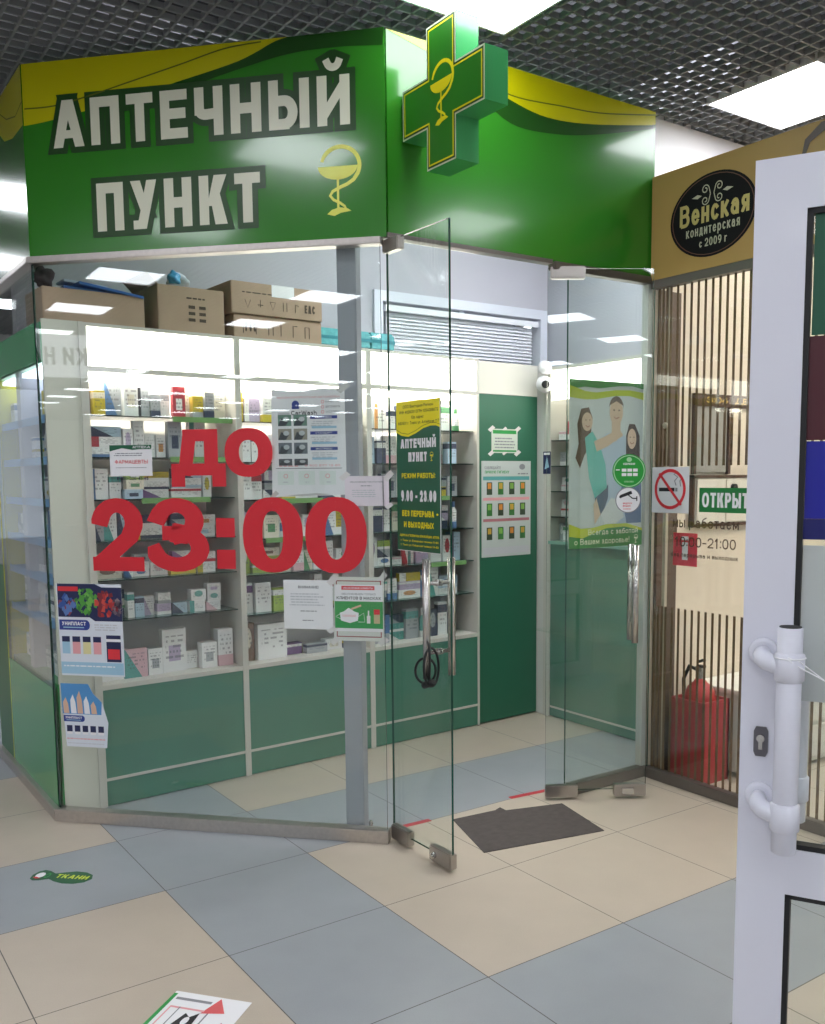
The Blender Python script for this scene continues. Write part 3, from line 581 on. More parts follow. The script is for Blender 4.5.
# right hand unit
r = thing('display_showcase', 'shallow lit side showcase with green base behind the family poster', 'showcase', (3.6, 1.1, 0), 0, 'lit side showcases')
RW0, RW1 = .0, 1.19
for p in (RW0, RW1 - .016):
    m = MB(); RS.box(m, p, p + .016, 0, 2.22, -.36, 0); m.build('side_panel', LEG, r)
m = MB(); RS.box(m, .016, RW1 - .016, .06, 2.22, -.36, -.35); m.build('back_panel', BACKP, r)
m = MB(); RS.box(m, .016, RW1 - .016, .005, 1.12, -.02, -.004); m.build('base_panel', GREEN, r)
m = MB(); RS.box(m, .016, RW1 - .016, .06, .072, -.006, .0); m.build('plinth_trim', LEG, r)
m = MB(); RS.box(m, .016, RW1 - .016, 2.02, 2.2, -.05, -.01); m.build('light_box', LB, r)
m = MB(); RS.box(m, .016, RW1 - .016, 2.2, 2.22, -.36, 0); m.build('head_frame', LEG, r)
m = MB(); RS.box(m, .07, RW1 - .016, .578, .59, -.004, .14); m.build('glass_ledge', [DGLASS, GEDGE], r)
m = MB(); RS.box(m, .016, RW1 - .016, 1.12, 1.14, -.345, -.003); RS.box(m, .07, RW1 - .016, 1.12, 1.14, -.003, .03); m.build('counter_top', mat('counter_glass', '7fae9c', .15), r)
RSH = [1.92, 1.77, 1.61, 1.45, 1.29]
for z in RSH[1:]:
    m = MB(); RS.box(m, .02, RW1 - .02, z - .006, z, -.3, -.03, 0); 
    for i in range(2, 6): m.m[i] = 1
    m.build('glass_shelf', [SGLASS, SEDGE], r)
# left flank unit
r = thing('display_showcase', 'shallow side showcase with pale blue shelf edges behind the left flank glass', 'showcase', (.58, 2.2, 0), 0, 'shallow flank showcase')
l0, l1 = .32, 1.255
LSH = [1.83, 1.645, 1.455, 1.27, 1.10, .90]
m = MB(); LS.box(m, l0, l1, .62, 2.24, -.19, -.18); m.build('back_panel', mat('flank_back', 'b5c2cc', .6), r)
m = MB(); LS.box(m, l0, l1, .0, .62, -.19, -.02); m.build('base_panel', mat('flank_green', '12803a', .35, coat=.3), r)
m = MB(); LS.box(m, l0, l1, 2.06, 2.235, -.19, -.02); m.build('header_board', mat('flank_header', '3f9d6a', .3, coat=.3), r)
m = MB(); LS.box(m, l0 - .02, l0, 0, 2.24, -.19, -.015); m.build('side_panel', mat('flank_yellow', 'c8c41e', .4), r)
m = MB(); LS.box(m, l0, l1, 2.035, 2.055, -.17, -.04); m.build('shelf_light', mat('flank_fill_light', 'ffffff', .5, emit=2.5, ecol='eaf2ff'), r)  # glowing strip added to brighten the dark inside of the flank unit
for z in LSH:
    m = MB(); LS.box(m, l0, l1, z - .008, z, -.18, -.03); LS.box(m, l0, l1, z - .03, z + .006, -.03, -.027); m.build('shelf', mat('pale_blue_edge', '6f9fd0', .4), r)
r = thing('flank_wall_panel', 'dark green wall panel with a yellow edge beyond the flank showcase', 'panel', (.5, 2.75, 0))
m = MB(); LS.box(m, 0, l0 - .03, 0, 2.24, -.06, -.02); m.build('panel_board', mat('flank_dark_green', '0f5c2c', .35), r)

# ------------------------------------------------------------------ goods on the shelves
def pack_mat(base, band, style):
    nm = 'pack_%s_%s_%d' % (base, band, style)
    if nm in MATS: return MATS[nm]
    m = bpy.data.materials.new(nm); m.use_nodes = True; nt = m.node_tree; b = nt.nodes['Principled BSDF']; N = nt.nodes.new; K = nt.links.new
    tc = N('ShaderNodeTexCoord'); sp = N('ShaderNodeSeparateXYZ'); K(tc.outputs['Generated'], sp.inputs[0])
    def op(o, a, bb):
        n = N('ShaderNodeMath'); n.operation = o
        for i, v in enumerate((a, bb)):
            if isinstance(v, (int, float)): n.inputs[i].default_value = v
            else: K(v, n.inputs[i])
        return n.outputs[0]
    X, Y, Z = sp.outputs
    def between(s, lo, hi): return op('MULTIPLY', op('GREATER_THAN', s, lo), op('LESS_THAN', s, hi))
    if style == 0: mask = between(Z, .0, .3)
    elif style == 1: mask = between(Z, .68, .92)
    elif style == 2: mask = op('LESS_THAN', op('ADD', op('MULTIPLY', Z, .7), X), .75)
    elif style == 3: mask = op('MULTIPLY', between(Z, .25, .62), between(X, .25, .75))
    elif style == 4: mask = between(X, .0, .3)
    else:
        d = N('ShaderNodeVectorMath'); d.operation = 'DISTANCE'; cb = N('ShaderNodeCombineXYZ'); K(X, cb.inputs[0]); K(Z, cb.inputs[2]); K(cb.outputs[0], d.inputs[0]); d.inputs[1].default_value = (.5, 0, .6); mask = op('LESS_THAN', d.outputs['Value'], .28)
    # rows of print
    oi = N('ShaderNodeObjectInfo'); cb = N('ShaderNodeCombineXYZ'); K(op('FLOOR', op('MULTIPLY', X, 14), 0), cb.inputs[0]); K(op('FLOOR', op('MULTIPLY', Z, 16), 0), cb.inputs[1]); K(op('MULTIPLY', oi.outputs['Random'], 50), cb.inputs[2])
    wn = N('ShaderNodeTexWhiteNoise'); K(cb.outputs[0], wn.inputs['Vector'])
    rows = op('MULTIPLY', op('GREATER_THAN', op('FRACT', op('MULTIPLY', Z, 8), 0), .55), op('GREATER_THAN', wn.outputs['Value'], .55)); rows = op('MULTIPLY', rows, between(X, .12, .88)); rows = op('MULTIPLY', rows, between(Z, .3, .85))
    c1 = N('ShaderNodeMix'); c1.data_type = 'RGBA'; c1.inputs['A'].default_value = srgb(base); c1.inputs['B'].default_value = srgb(band); K(mask, c1.inputs['Factor'])
    c2 = N('ShaderNodeMix'); c2.data_type = 'RGBA'; c2.inputs['B'].default_value = srgb('5c6068'); K(c1.outputs['Result'], c2.inputs['A']); K(op('MULTIPLY', rows, .55), c2.inputs['Factor'])
    K(c2.outputs['Result'], b.inputs['Base Color']); b.inputs['Roughness'].default_value = .4
    MATS[nm] = m; return m
COLS = {'white': 'e4e4e4', 'cream': 'ddd6c6', 'grey': 'a2a6ab', 'pink': 'd6b0b8', 'lilac': 'b6a8c4', 'pale blue': 'aec4d6', 'yellow': 'c4b03c', 'red': 'b4404a', 'green': '5c9468', 'navy': '3c435a', 'teal': '5c9e98', 'brown': '7c6456', 'blue': '5878a4', 'orange': 'c8925c', 'purple': '76588c', 'black': '2a2a30', 'lime': '9cb454'}
def unit_box():
    m = MB(); m.box(-.5, .5, 0, 1, 0, 1); o = m.build('medicine_box', WHITE); me = o.data; bpy.data.objects.remove(o); return me
def unit_bottle():
    m = MB(); prof = [(.44, 0), (.5, .03), (.5, .62), (.46, .7), (.2, .78), (.2, .8)]; n = 16; vs = []; fs = []
    for rr, z in prof:
        for k in range(n): a = 2 * math.pi * k / n; vs.append((rr * math.cos(a), .5 + rr * math.sin(a), z))
    for i in range(len(prof) - 1):
        for k in range(n): fs.append((i * n + k, i * n + (k + 1) % n, (i + 1) * n + (k + 1) % n, (i + 1) * n + k))
    fs.append(tuple(range(n - 1, -1, -1))); fs.append(tuple((len(prof) - 1) * n + k for k in range(n)))
    m.add(vs, fs); o = m.build('medicine_bottle', WHITE, smooth=True); me = o.data; bpy.data.objects.remove(o)
    m = MB(); m.tube([(0, .5, .79), (0, .5, 1.0)], .26, 14); c = m.build('cap', WHITE); mc = c.data; bpy.data.objects.remove(c); return me, mc
UB = unit_box(); UBT, UCAP = unit_bottle()
ORD = ['first', 'second', 'third', 'fourth', 'fifth', 'sixth', 'seventh', 'eighth', 'ninth', 'tenth', 'eleventh', 'twelfth', 'thirteenth', 'fourteenth', 'fifteenth', 'sixteenth', 'seventeenth', 'eighteenth', 'nineteenth', 'twentieth']
def matslot(o, m):
    o.material_slots[0].link = 'OBJECT'; o.material_slots[0].material = m
def put(kind, p, yaw, w, d, h, base, band, style, label, group):
    nm = 'medicine_box' if kind == 'box' else 'medicine_bottle'
    o = bpy.data.objects.new(nm, UB if kind == 'box' else UBT); COL.objects.link(o); o.location = p; o.rotation_euler.z = yaw; o.scale = (w, d, h)
    matslot(o, pack_mat(COLS[base], COLS[band], style)); setp(o, label, 'box' if kind == 'box' else 'bottle', group)
    if kind != 'box':
        c = bpy.data.objects.new('cap', UCAP); COL.objects.link(c); c.parent = o; matslot(c, mat('cap_' + band.replace(' ', '_'), COLS[band], .4))
    return o
PAL = [('white', 'red'), ('white', 'green'), ('white', 'blue'), ('white', 'lilac'), ('white', 'pink'), ('white', 'grey'), ('white', 'teal'), ('white', 'orange'), ('white', 'pale blue'), ('cream', 'brown'), ('cream', 'green'),
       ('pale blue', 'navy'), ('pink', 'white'), ('lilac', 'white'), ('grey', 'navy'), ('yellow', 'white'), ('white', 'purple'), ('white', 'yellow'), ('lime', 'white'), ('white', 'navy'), ('navy', 'white'), ('white', 'white')]
def fill(sh, a0, a1, z, hmax, rnd, where, group, depth=-.075, wr=(.042, .092), hr=(.6, .97), spec=None, pal=PAL, extra=.0):
    u = a0; k = 0; yaw = math.atan2(sh.U.y, sh.U.x); items = []
    if spec:
        tot = sum(q[0] for q in spec) + .004 * len(spec); kk = min(1.0, (a1 - a0) / tot) if tot > a1 - a0 else (a1 - a0) / tot
        for q in spec: items.append((q[0] * kk, q[1], q[2], q[3], q[4] if len(q) > 4 else rnd.randrange(6), q[5] if len(q) > 5 else 'box'))
    else:
        while True:
            w = rnd.uniform(*wr); c = rnd.choice(pal); kind = 'bottle' if rnd.random() < .1 else 'box'; h = rnd.uniform(*hr) * hmax
            if kind == 'bottle': w = min(w, .045); h = max(h, w * 1.6)
            if rnd.random() < .3 and kind == 'box': w, h = w * 1.8, rnd.uniform(.042, .06)
            if u + w > a1: break
            items.append((w, h, c[0], c[1], rnd.randrange(6), kind)); u += w + rnd.uniform(.002, .012)
    u = a0; n = len(items)
    for k, (w, h, c0, c1, st, kind) in enumerate(items):
        dd = (w if kind == 'bottle' else rnd.uniform(.03, .06)); off = depth - rnd.uniform(0, .05)
        p = sh.P(u + w / 2, z + .0008, off); 
        lab = '%s %s %s, %s from left on %s' % (c0, kind, ('with %s cap' % c1) if kind == 'bottle' else ('with %s print' % c1 if c1 != c0 else 'without coloured print'), ORD[min(k, 19)], where)
        yy = yaw + rnd.uniform(-.05, .05) * (0 if spec else 1)
        put(kind, p - Vector((0, 0, 0)), yy, w * .97, dd, h, c0, c1, st, lab, group); u += w + (rnd.uniform(.003, .008) if not spec else .004)
        if kind == 'box' and h < .061 and hmax > .12 and not spec and rnd.random() < .95:
            for t in range(1, 3):
                if h * (t + 1) > hmax * .85: break
                cc = rnd.choice(pal); put('box', sh.P(u - w / 2, z + .0012 + (h + .0006) * t, off), yy, w * .93, dd, h, cc[0], cc[1], rnd.randrange(6),
                    'flat %s box, %s print, %s up, %s from left, %s' % (cc[0], cc[1], ('second', 'third', 'fourth')[t - 1], ORD[min(k, 19)], where), group)
RN = random.Random(11)
SPEC0 = [(.03, .13, 'brown', 'grey'), (.06, .115, 'yellow', 'cream', 1), (.085, .165, 'grey', 'blue', 2), (.075, .165, 'white', 'cream', 3), (.065, .14, 'grey', 'black', 4), (.05, .11, 'grey', 'navy', 0), (.05, .12, 'white', 'grey', 1), (.07, .15, 'red', 'white', 3), (.035, .13, 'cream', 'brown'), (.06, .11, 'yellow', 'grey', 0), (.055, .13, 'grey', 'navy', 0), (.07, .14, 'cream', 'white', 1)]
SPECB = [(.06, .12, 'white', 'white', 0), (.05, .15, 'white', 'grey', 1), (.11, .14, 'pink', 'teal', 2), (.07, .13, 'white', 'grey', 3), (.12, .215, 'white', 'lilac', 3), (.06, .09, 'white', 'white', 0), (.08, .13, 'white', 'grey', 3), (.08, .19, 'white', 'pink', 0)]
SPECM = [(.07, .2, 'brown', 'cream', 5), (.16, .19, 'white', 'white', 0), (.1, .06, 'purple', 'white', 1), (.12, .05, 'grey', 'navy', 1), (.1, .06, 'white', 'cream', 3), (.09, .09, 'yellow', 'navy', 0)]
for b, (a0, a1) in enumerate(BAYS):
    lv = SHELVES[b] + [ZB]; tops = [2.01] + SHELVES[b]
    nmz = ['top shelf', 'second shelf', 'third shelf', 'fourth shelf', 'fifth shelf', 'sixth shelf', 'base shelf']
    for i, z in enumerate(lv):
        gap = tops[i] - z - .012; where = '%s, %s' % (nmz[i], bayname[b]); grp = 'goods on the %s of the %s' % (nmz[i], bayname[b])
        sp = None; kw = {}
        if b == 0 and i == 0: sp = SPEC0
        if b == 0 and i == 6: sp = SPECB
        if b == 1 and i == 6: sp = SPECM
        if b == 0 and i in (4,): kw = dict(hr=(.2, .4), wr=(.08, .14))
        if b == 0 and i == 5: kw = dict(hr=(.4, .85), wr=(.028, .055))
        if b == 2 and i == 6: kw = dict(hr=(.55, .85), wr=(.07, .1), pal=[('navy', 'grey'), ('white', 'navy'), ('teal', 'white'), ('pale blue', 'teal'), ('grey', 'teal'), ('blue', 'navy')])
        if b == 2 and i == 2: kw = dict(pal=[('white', 'yellow'), ('grey', 'navy'), ('yellow', 'black'), ('white', 'grey'), ('lilac', 'black')])
        fill(SS, a0 + .028, a1 - .026, z, gap, RN, where, grp, spec=sp, **kw)
for i, z in enumerate(RSH[1:] + [1.14]):
    nmz = ['top shelf', 'second shelf', 'third shelf', 'fourth shelf', 'counter'][i]
    fill(RS, .03, .4, z, .14, RN, nmz + ', side showcase', 'goods on the %s of the side showcase' % nmz, pal=[('white', 'pink'), ('red', 'white'), ('grey', 'white'), ('white', 'red'), ('brown', 'white'), ('white', 'green')], wr=(.04, .08))
for i, z in enumerate(LSH + [.62]):
    nmz = ['top shelf', 'second shelf', 'third shelf', 'fourth shelf', 'fifth shelf', 'sixth shelf', 'base shelf'][i]
    fill(LS, l0 + .02, l1 - .02, z + .0005, .17, RN, nmz + ', left flank', 'goods on the %s of the left flank' % nmz, depth=-.06, wr=(.1, .15), hr=(.6, .85), pal=[('white', 'blue'), ('white', 'grey'), ('pale blue', 'white'), ('white', 'navy'), ('grey', 'white'), ('white', 'blue'), ('white', 'yellow')])

# ------------------------------------------------------------------ things on top of the showcases
CARD = mat('cardboard', 'ad947f', .75, noise=.05, scale=12, bump=.05); CARD2 = mat('cardboard_dark', '9c8570', .75, noise=.05, scale=12); INK = mat('carton_ink', '4a3c30', .7)
SU = SS.U; YAW = math.atan2(SU.y, SU.x)
def carton(label, u0, u1, z0, z1, d0, d1, marks, flaps=False):
    r = thing('cardboard_box', label, 'box', SS.P((u0 + u1) / 2, z0, (d0 + d1) / 2), 0, 'cartons on top of the showcases')
    m = MB(); SS.box(m, u0, u1, z0, z1, d0, d1); m.build('carton_body', CARD, r, bevel=.003)
    if flaps:
        m = MB()
        for (a, b2, dy) in ((u0, u0 + .012, -.02), ): m.frame_box(SS.P(a, z1, d0), -SU * .7 + Vector((0, 0, .7)), SS.N, SU, 0, .07, 0, d1 - d0, 0, .004)
        m.frame_box(SS.P(u0, z1, d0), SU, Vector((0, 0, 1)), SS.N, 0, u1 - u0, 0, .05, 0, .004); m.build('flap', CARD2, r)
    pr = Print(SS, u0, z0, u1, z1, None, d1 + .0004); marks(pr); 
    if pr.mb.f: pr.build('carton_print', r)
    return r
def marks_a(pr): 
    for i in range(2):
        for j in range(3): pr.rect(.45 + i * .16, .25 + j * .14, .55 + i * .16, .32 + j * .14, INK)
    pr.lines(.42, .74, .75, .82, 1, INK, RN)
def marks_b(pr):
    pr.rect(.43, .62, .68, 1.0, WHITEP, 2); pr.lines(.1, .66, .95, .74, 1, INK, RN, L=1)
    x = .12
    for s in range(6):
        pass
        [lambda: pr.stroke([(x + .02, .45), (x + .05, .2), (x + .08, .45)], .003, INK), lambda: pr.stroke([(x + .05, .48), (x + .05, .25), (x + .02, .32), (x + .08, .32)], .004, INK), lambda: pr.stroke([(x + .02, .45), (x + .08, .45), (x + .05, .2), (x + .02, .45)], .003, INK),
         lambda: (pr.stroke([(x + .03, .2), (x + .03, .48)], .004, INK), pr.stroke([(x + .07, .2), (x + .07, .48)], .004, INK)), lambda: pr.stroke([(x + .03, .2), (x + .03, .45), (x + .07, .42)], .004, INK), lambda: pr.text('ЕАС', x, .22, x + .12, .26, INK, p=.2)][s](); x += .135
def marks_c(pr):
    x = .1
    for s in range(6): pr.stroke([(x, .2), (x, .7), (x + .05, .7), (x + .05, .2)][:2 + s % 3], .005, INK); x += .14
    pr.text('РФС', .12, .3, .24, .4, INK, p=.2)
def nomarks(pr): pr.lines(.3, .4, .5, .5, 1, CARD2, RN)
zt = ZT + .001
carton('long low open cardboard box at the left end, blue sheets on it', -.16, .3, zt, zt + .145, -.3, -.03, nomarks)
carton('plain tan cardboard carton with one flap up, left of stacked pair', .365, .705, zt, zt + .215, -.35, -.03, marks_a, True)
carton('lower carton of the stacked pair, mostly hidden by the light box edge', .755, 1.262, zt, zt + .115, -.36, -.03, marks_c)
carton('upper carton of the stacked pair, white label and shipping symbols', .74, 1.262, zt + .117, zt + .275, -.36, -.02, marks_b)
r = thing('plastic_sheets', 'blue folded plastic sheets lying on the long low cardboard box', 'plastic', SS.P(.15, zt + .147), 0)
m = MB()
for k, (a, b2, c2, d2, t) in enumerate(((-.06, .24, -.28, -.05, 0), (.0, .3, -.26, -.02, .12))): m.frame_box(SS.P(a, zt + .150 + k * .02, c2), (SU + Vector((0, 0, -.05 - t * .6))).normalized(), SS.N, Vector((0, 0, 1)), 0, b2 - a, 0, d2 - c2, 0, .012)
m.build('blue_sheet', mat('blue_plastic', '3f6cb8', .3, coat=.3), r, bevel=.003)
m = MB(); m.frame_box(SS.P(-.05, zt + .186, -.2), (SU + Vector((0, 0, -.06))).normalized(), SS.N, Vector((0, 0, 1)), 0, .2, 0, .12, 0, .01); m.build('white_sheet', mat('pale_plastic', 'c4d0e4', .3), r, bevel=.003)
def blob(name, c, rx, ry, rz, m, parent, seed, amp=.25, n=3):
    bm = bmesh.new(); bmesh.ops.create_icosphere(bm, subdivisions=n, radius=1); rr = random.Random(seed); ph = [rr.uniform(0, 6) for _ in range(6)]
    for v in bm.verts:
        k = 1 + amp * (math.sin(v.co.x * 3.1 + ph[0]) * math.sin(v.co.y * 4.3 + ph[1]) + .6 * math.sin(v.co.z * 6 + ph[2] + v.co.x * 3)); z = v.co.z
        v.co = Vector((v.co.x * k * rx, v.co.y * k * ry, max(-.7, z * k) * rz)) + c
    me = bpy.data.meshes.new(name); bm.to_mesh(me); bm.free(); o = link(name, me, m, parent)
    for p in me.polygons: p.use_smooth = True
    return o
c0 = SS.P(.5, zt + .215 + .035, -.1); r = thing('plastic_bag', 'small blue and white plastic bag on the single tan carton', 'bag', c0 - Vector((0, 0, .035)))
blob('bag_body', c0, .055, .04, .04, mat('bag_white', 'd4dde8', .3), r, 2); blob('bag_print', c0 + Vector((-.03, -.02, .005)), .03, .028, .034, mat('bag_blue', '4f9fd0', .3), r, 4)
c0 = SS.P(-.13, zt + .145 + .05, -.12); r = thing('dark_bundle', 'small dark crumpled bundle above the long low box, by the corner', 'bag', c0 - Vector((0, 0, .05)))
blob('bundle_body', c0, .04, .04, .055, mat('dark_cloth', '3a3236', .8), r, 7, .35)
for k, (ua, lab) in enumerate(((1.34, 'teal shrink wrapped pack nearest the grey column, on the showcase'), (1.52, 'teal shrink wrapped pack under the window blind, second from the column'), (1.68, 'pale teal wrapped pack at the right end of the row under the blind'))):
    c0 = SS.P(ua, zt + .05, -.12); r = thing('wrapped_pack', lab, 'pack', c0 - Vector((0, 0, .05)), 0, 'teal packs on the showcase')
    m = MB(); m.frame_box(c0 - Vector((0, 0, .05)), SU, Vector((0, 0, 1)), SS.N, -.085, .085, 0, .1, -.06, .06); m.build('pack_body', mat('teal_wrap', '6fb8c0', .25, coat=.4, noise=.15, scale=40), r, bevel=.012)
    m = MB(); m.frame_box(c0, SU, Vector((0, 0, 1)), SS.N, -.086, .086, -.012, .014, -.061, .061); m.build('pack_band', mat('teal_dark', '3f8c9a', .3), r, bevel=.004)

# ------------------------------------------------------------------ decals and notices on the glass front
r = thing('opening_hours_decal', 'big red vinyl lettering ДО 23:00 on the angled glass front', 'decal', FS.P(.8, 1.15, .008))
def deca(ch, u0, u1, v0, v1, px_, py_, name):
    H = v1 - v0; pw = px_; a = py_ / px_        # different pen across and down
    st_w, st = GL[ch]; Hs = H / a; polys, W = glyph(ch, Hs, (u1 - u0) / (st_w * Hs), pw / Hs)
    m = MB()
    for jj, P in enumerate(polys): m.add([FS.P(u0 + x, v0 + y * a, .0075 + (jj % 9) * .00004) for x, y in P], [tuple(range(len(P)))])
    if ch == '0' or ch == 'О': pass
    return m.build(name, RED, r, fix=False)
GL['Д'] = (.74, [[(0, -.2), (0, .1), (1, .1), (1, -.2)], [(.18, .1), (.3, 1), (.82, 1), (.82, .1)]])
deca('Д', .612, .86, 1.545, 1.755, .062, .05, 'letter'); deca('О', .857, 1.07, 1.553, 1.757, .064, .05, 'letter')
deca('2', .226, .47, 1.148, 1.466, .085, .062, 'digit'); deca('3', .488, .775, 1.148, 1.466, .085, .062, 'digit')
for zc in (1.163, 1.298):
    m = MB(); FS.box(m, .808, .892, zc, zc + .082, .006, .0075); m.build('colon_dot', RED, r)
deca('0', .928, 1.195, 1.150, 1.468, .088, .058, 'digit'); deca('0', 1.205, 1.472, 1.150, 1.468, .088, .058, 'digit')
def rect_of(sh, x0, y0, x1, y1, off):
    a = sh.at(x0, (y0 + y1) / 2, off)[0]; b = sh.at(x1, (y0 + y1) / 2, off)[0]; xm = (x0 + x1) / 2; return a, sh.at(xm, y1, off)[1], b, sh.at(xm, y0, off)[1]
def tape(pr, pts, m=TAPE, L=.5):
    for (x, y, dx, dy) in pts: pr.poly([(x - dx, y - dy * .3), (x - dx * .3, y - dy), (x + dx, y + dy * .3), (x + dx * .3, y + dy)], m, L)
IN = -.0065
# car wash poster
u0, v0, u1, v1 = rect_of(FS, 271, 385, 346, 497, IN); k = Print(FS, u0, v0, u1, v1, WHITEP, IN - .001, outline=[(0, 0), (1, .02), (.99, .96), (.7, .97), (.3, .95), (.02, .97)])
k.text('ВЫСОКОСКОРОСТНАЯ АВТОМОЙКА', .1, .885, .93, .016, PPNK, p=.18); k.ell(.34, .83, .05, .035, PBLU, 2); k.rect(.29, .79, .39, .81, PBLU, 2); k.text('CarWash', .28, .735, .62, .04, BLK, p=.16); k.rect(.1, .74, .26, .76, LGRY, 2)
for i, t in enumerate(('КАЧЕСТВО', 'ДОСТУПНОСТЬ', 'УСПЕХ')): k.ring(.7, .85 - i * .045, .022, .016, .4, PPNK, 2); k.text(t, .74, .842 - i * .045, .93, .018, GRY, p=.16)
for i in range(4):
    for j in range(2):
        x = .1 + j * .21; y = .64 - i * .125 + (.02 if i == 3 else 0); hh = .06 if i == 3 else .1; k.rect(x, y, x + .18, y + hh, [mat('photo_a', '6f8f82', .5), mat('photo_b', '9a9488', .5), mat('photo_c', '707880', .5), mat('photo_d', '55595e', .5)][i], 2)
        k.poly([(x, y), (x + .1, y), (x + .15, y + hh * .5), (x + .04, y + hh * .7)], mat('photo_dark', '3f444a', .5), 3); k.ell(x + .11, y + hh * .6, .04, hh * .22, mat('photo_light', 'c4c8cc', .5), 4)
for i, t in enumerate(('КОМПЛЕКС', 'СТАНДАРТ', 'ЭКСПРЕСС')):
    y = .7 - i * .14; k.rect(.53, y, .89, y + .028, PBLU, 2); k.text(t, .6, y + .006, .82, .015, WHITEP, p=.18, L=3); k.lines(.54, y - .065, .88, y - .01, 3, LGRY, RN); k.rect(.55, y - .085, .88, y - .065, PLB, 2)
k.rect(.06, .255, .94, .262, GRY, 2); k.text('8 900 577 13 80', .45, .275, .92, .018, PPNK, p=.18); k.lines(.08, .275, .42, .295, 1, PPNK, RN)
for x in (.14, .42, .7): k.rect(x - .06, .11, x + .16, .235, mat('pale_panel', 'dfe6e2', .6), 2); k.ring(x + .05, .19, .03, .02, .3, PPNK, 3); k.lines(x, .13, x + .1, .15, 1, LGRY, RN, 3)
tape(k, [(.02, .98, .08, .04), (.97, .97, .1, .05), (.03, .02, .06, .04), (.5, .02, .3, .015)]); k.build('poster', None, 'tall white car wash poster with small photos taped to angled glass', 'poster')
# small notices
u0, v0, u1, v1 = rect_of(FS, 345, 476, 389, 506, IN); k = Print(FS, u0, v0, u1, v1, mat('pinkish_paper', 'e8dde6', .7), IN + .001)
k.text('УВАЖАЕМЫЕ ПОКУПАТЕЛИ', .12, .78, .88, .05, GRY, p=.18); k.lines(.35, .66, .65, .72, 1, GRY, RN); k.lines(.15, .3, .85, .58, 4, LGRY, RN)
tape(k, [(0, 1, .14, .16), (1, 1, .12, .2), (0, .0, .16, .2), (1, 0, .1, .12)], mat('paper_tape', 'ddd8d8', .5)); k.build('notice_sheet', None, 'small pinkish notice taped right of the car wash poster', 'notice')
u0, v0, u1, v1 = rect_of(FS, 284, 580, 333, 629, IN); k = Print(FS, u0, v0, u1, v1, WHITEP, IN + .001)
k.text('ВНИМАНИЕ!', .3, .83, .72, .055, GRY, p=.2); k.lines(.12, .48, .88, .76, 5, LGRY, RN); k.lines(.32, .36, .68, .4, 1, GRY, RN); k.lines(.36, .17, .68, .21, 1, GRY, RN)
tape(k, [(1, 1, .12, .12), (.98, .0, .12, .08)], mat('paper_tape', 'ddd8d8', .5)); k.build('notice_sheet', None, 'white notice sheet headed ВНИМАНИЕ below the zeros', 'notice')
u0, v0, u1, v1 = rect_of(FS, 334, 577, 384, 641, IN); k = Print(FS, u0, v0, u1, v1, mat('milky_sheet', 'dcdcd6', .5), IN)
for (a, b, c, d) in ((.05, .93, .95, .945), (.05, .06, .95, .075), (.05, .06, .07, .945), (.93, .06, .95, .945)): k.rect(a, b, c, d, mat('maroon_line', 'a04a50', .5), 2)
k.rect(.02, .15, .98, .88, WHITEP, 3); k.rect(.16, .8, .82, .86, PRED, 4); k.text('УВАЖАЕМЫЕ КЛИЕНТЫ', .19, .815, .79, .028, WHITEP, p=.18, L=5); k.text('ОБСЛУЖИВАЕМ ТОЛЬКО', .16, .72, .84, .03, GRY, p=.15, L=4)
k.text('КЛИЕНТОВ В МАСКАХ', .06, .65, .94, .045, BLK, p=.17, L=4); k.rect(.02, .2, .98, .62, PGRN, 4)
k.poly([(.12, .44), (.2, .46), (.3, .52), (.42, .46), (.5, .44), (.48, .32), (.32, .28), (.14, .32)], WHITEP, 5); k.stroke([(.12, .42), (.04, .38), (.14, .34)], .002, WHITEP, 5); k.stroke([(.48, .38), (.6, .44), (.62, .3), (.48, .3)], .002, WHITEP, 5); k.text('СОБЛЮДАЙ', .17, .38, .44, .03, PPNK, p=.16, L=6)
k.rect(.66, .28, .73, .4, WHITEP, 5); k.rect(.68, .4, .71, .48, WHITEP, 5); k.rect(.8, .28, .92, .42, mat('soap', 'c8b890', .5), 5); k.rect(.8, .42, .92, .5, PRED, 5); k.stroke([(.35, .5), (.55, .56)], .008, SKIN, 5)
tape(k, [(.02, 1, .1, .08), (.98, 1, .1, .1), (.02, .0, .12, .08), (.98, .0, .12, .08)], mat('paper_tape', 'ddd8d8', .5)); k.build('mask_poster', None, 'white and green face mask notice taped beside the ВНИМАНИЕ sheet', 'poster')
u0, v0, u1, v1 = rect_of(FS, 110, 445, 152, 476, .006); k = Print(FS, u0, v0, u1, v1, WHITEP, .0055)
k.poly([(0, 1), (1, 1), (1, .9), (.55, .84), (.3, .9), (0, .8)], PDG, 1); k.rect(.5, .86, .99, 1.0, PDG, 2); k.text('АПТЕКА', .55, .89, .97, .08, WHITEP, p=.2, L=3); k.lines(.1, .65, .9, .78, 2, GRY, RN); k.text('ФАРМАЦЕВТЫ', .12, .4, .9, .12, PRED, p=.14); k.lines(.1, .26, .9, .3, 1, GRY, RN)
k.text('8-950-226-41-45', .15, -.13, .9, .1, PNAV, p=.18); k.build('vacancy_notice', None, 'small white job notice for pharmacists, left of the red Д', 'notice')
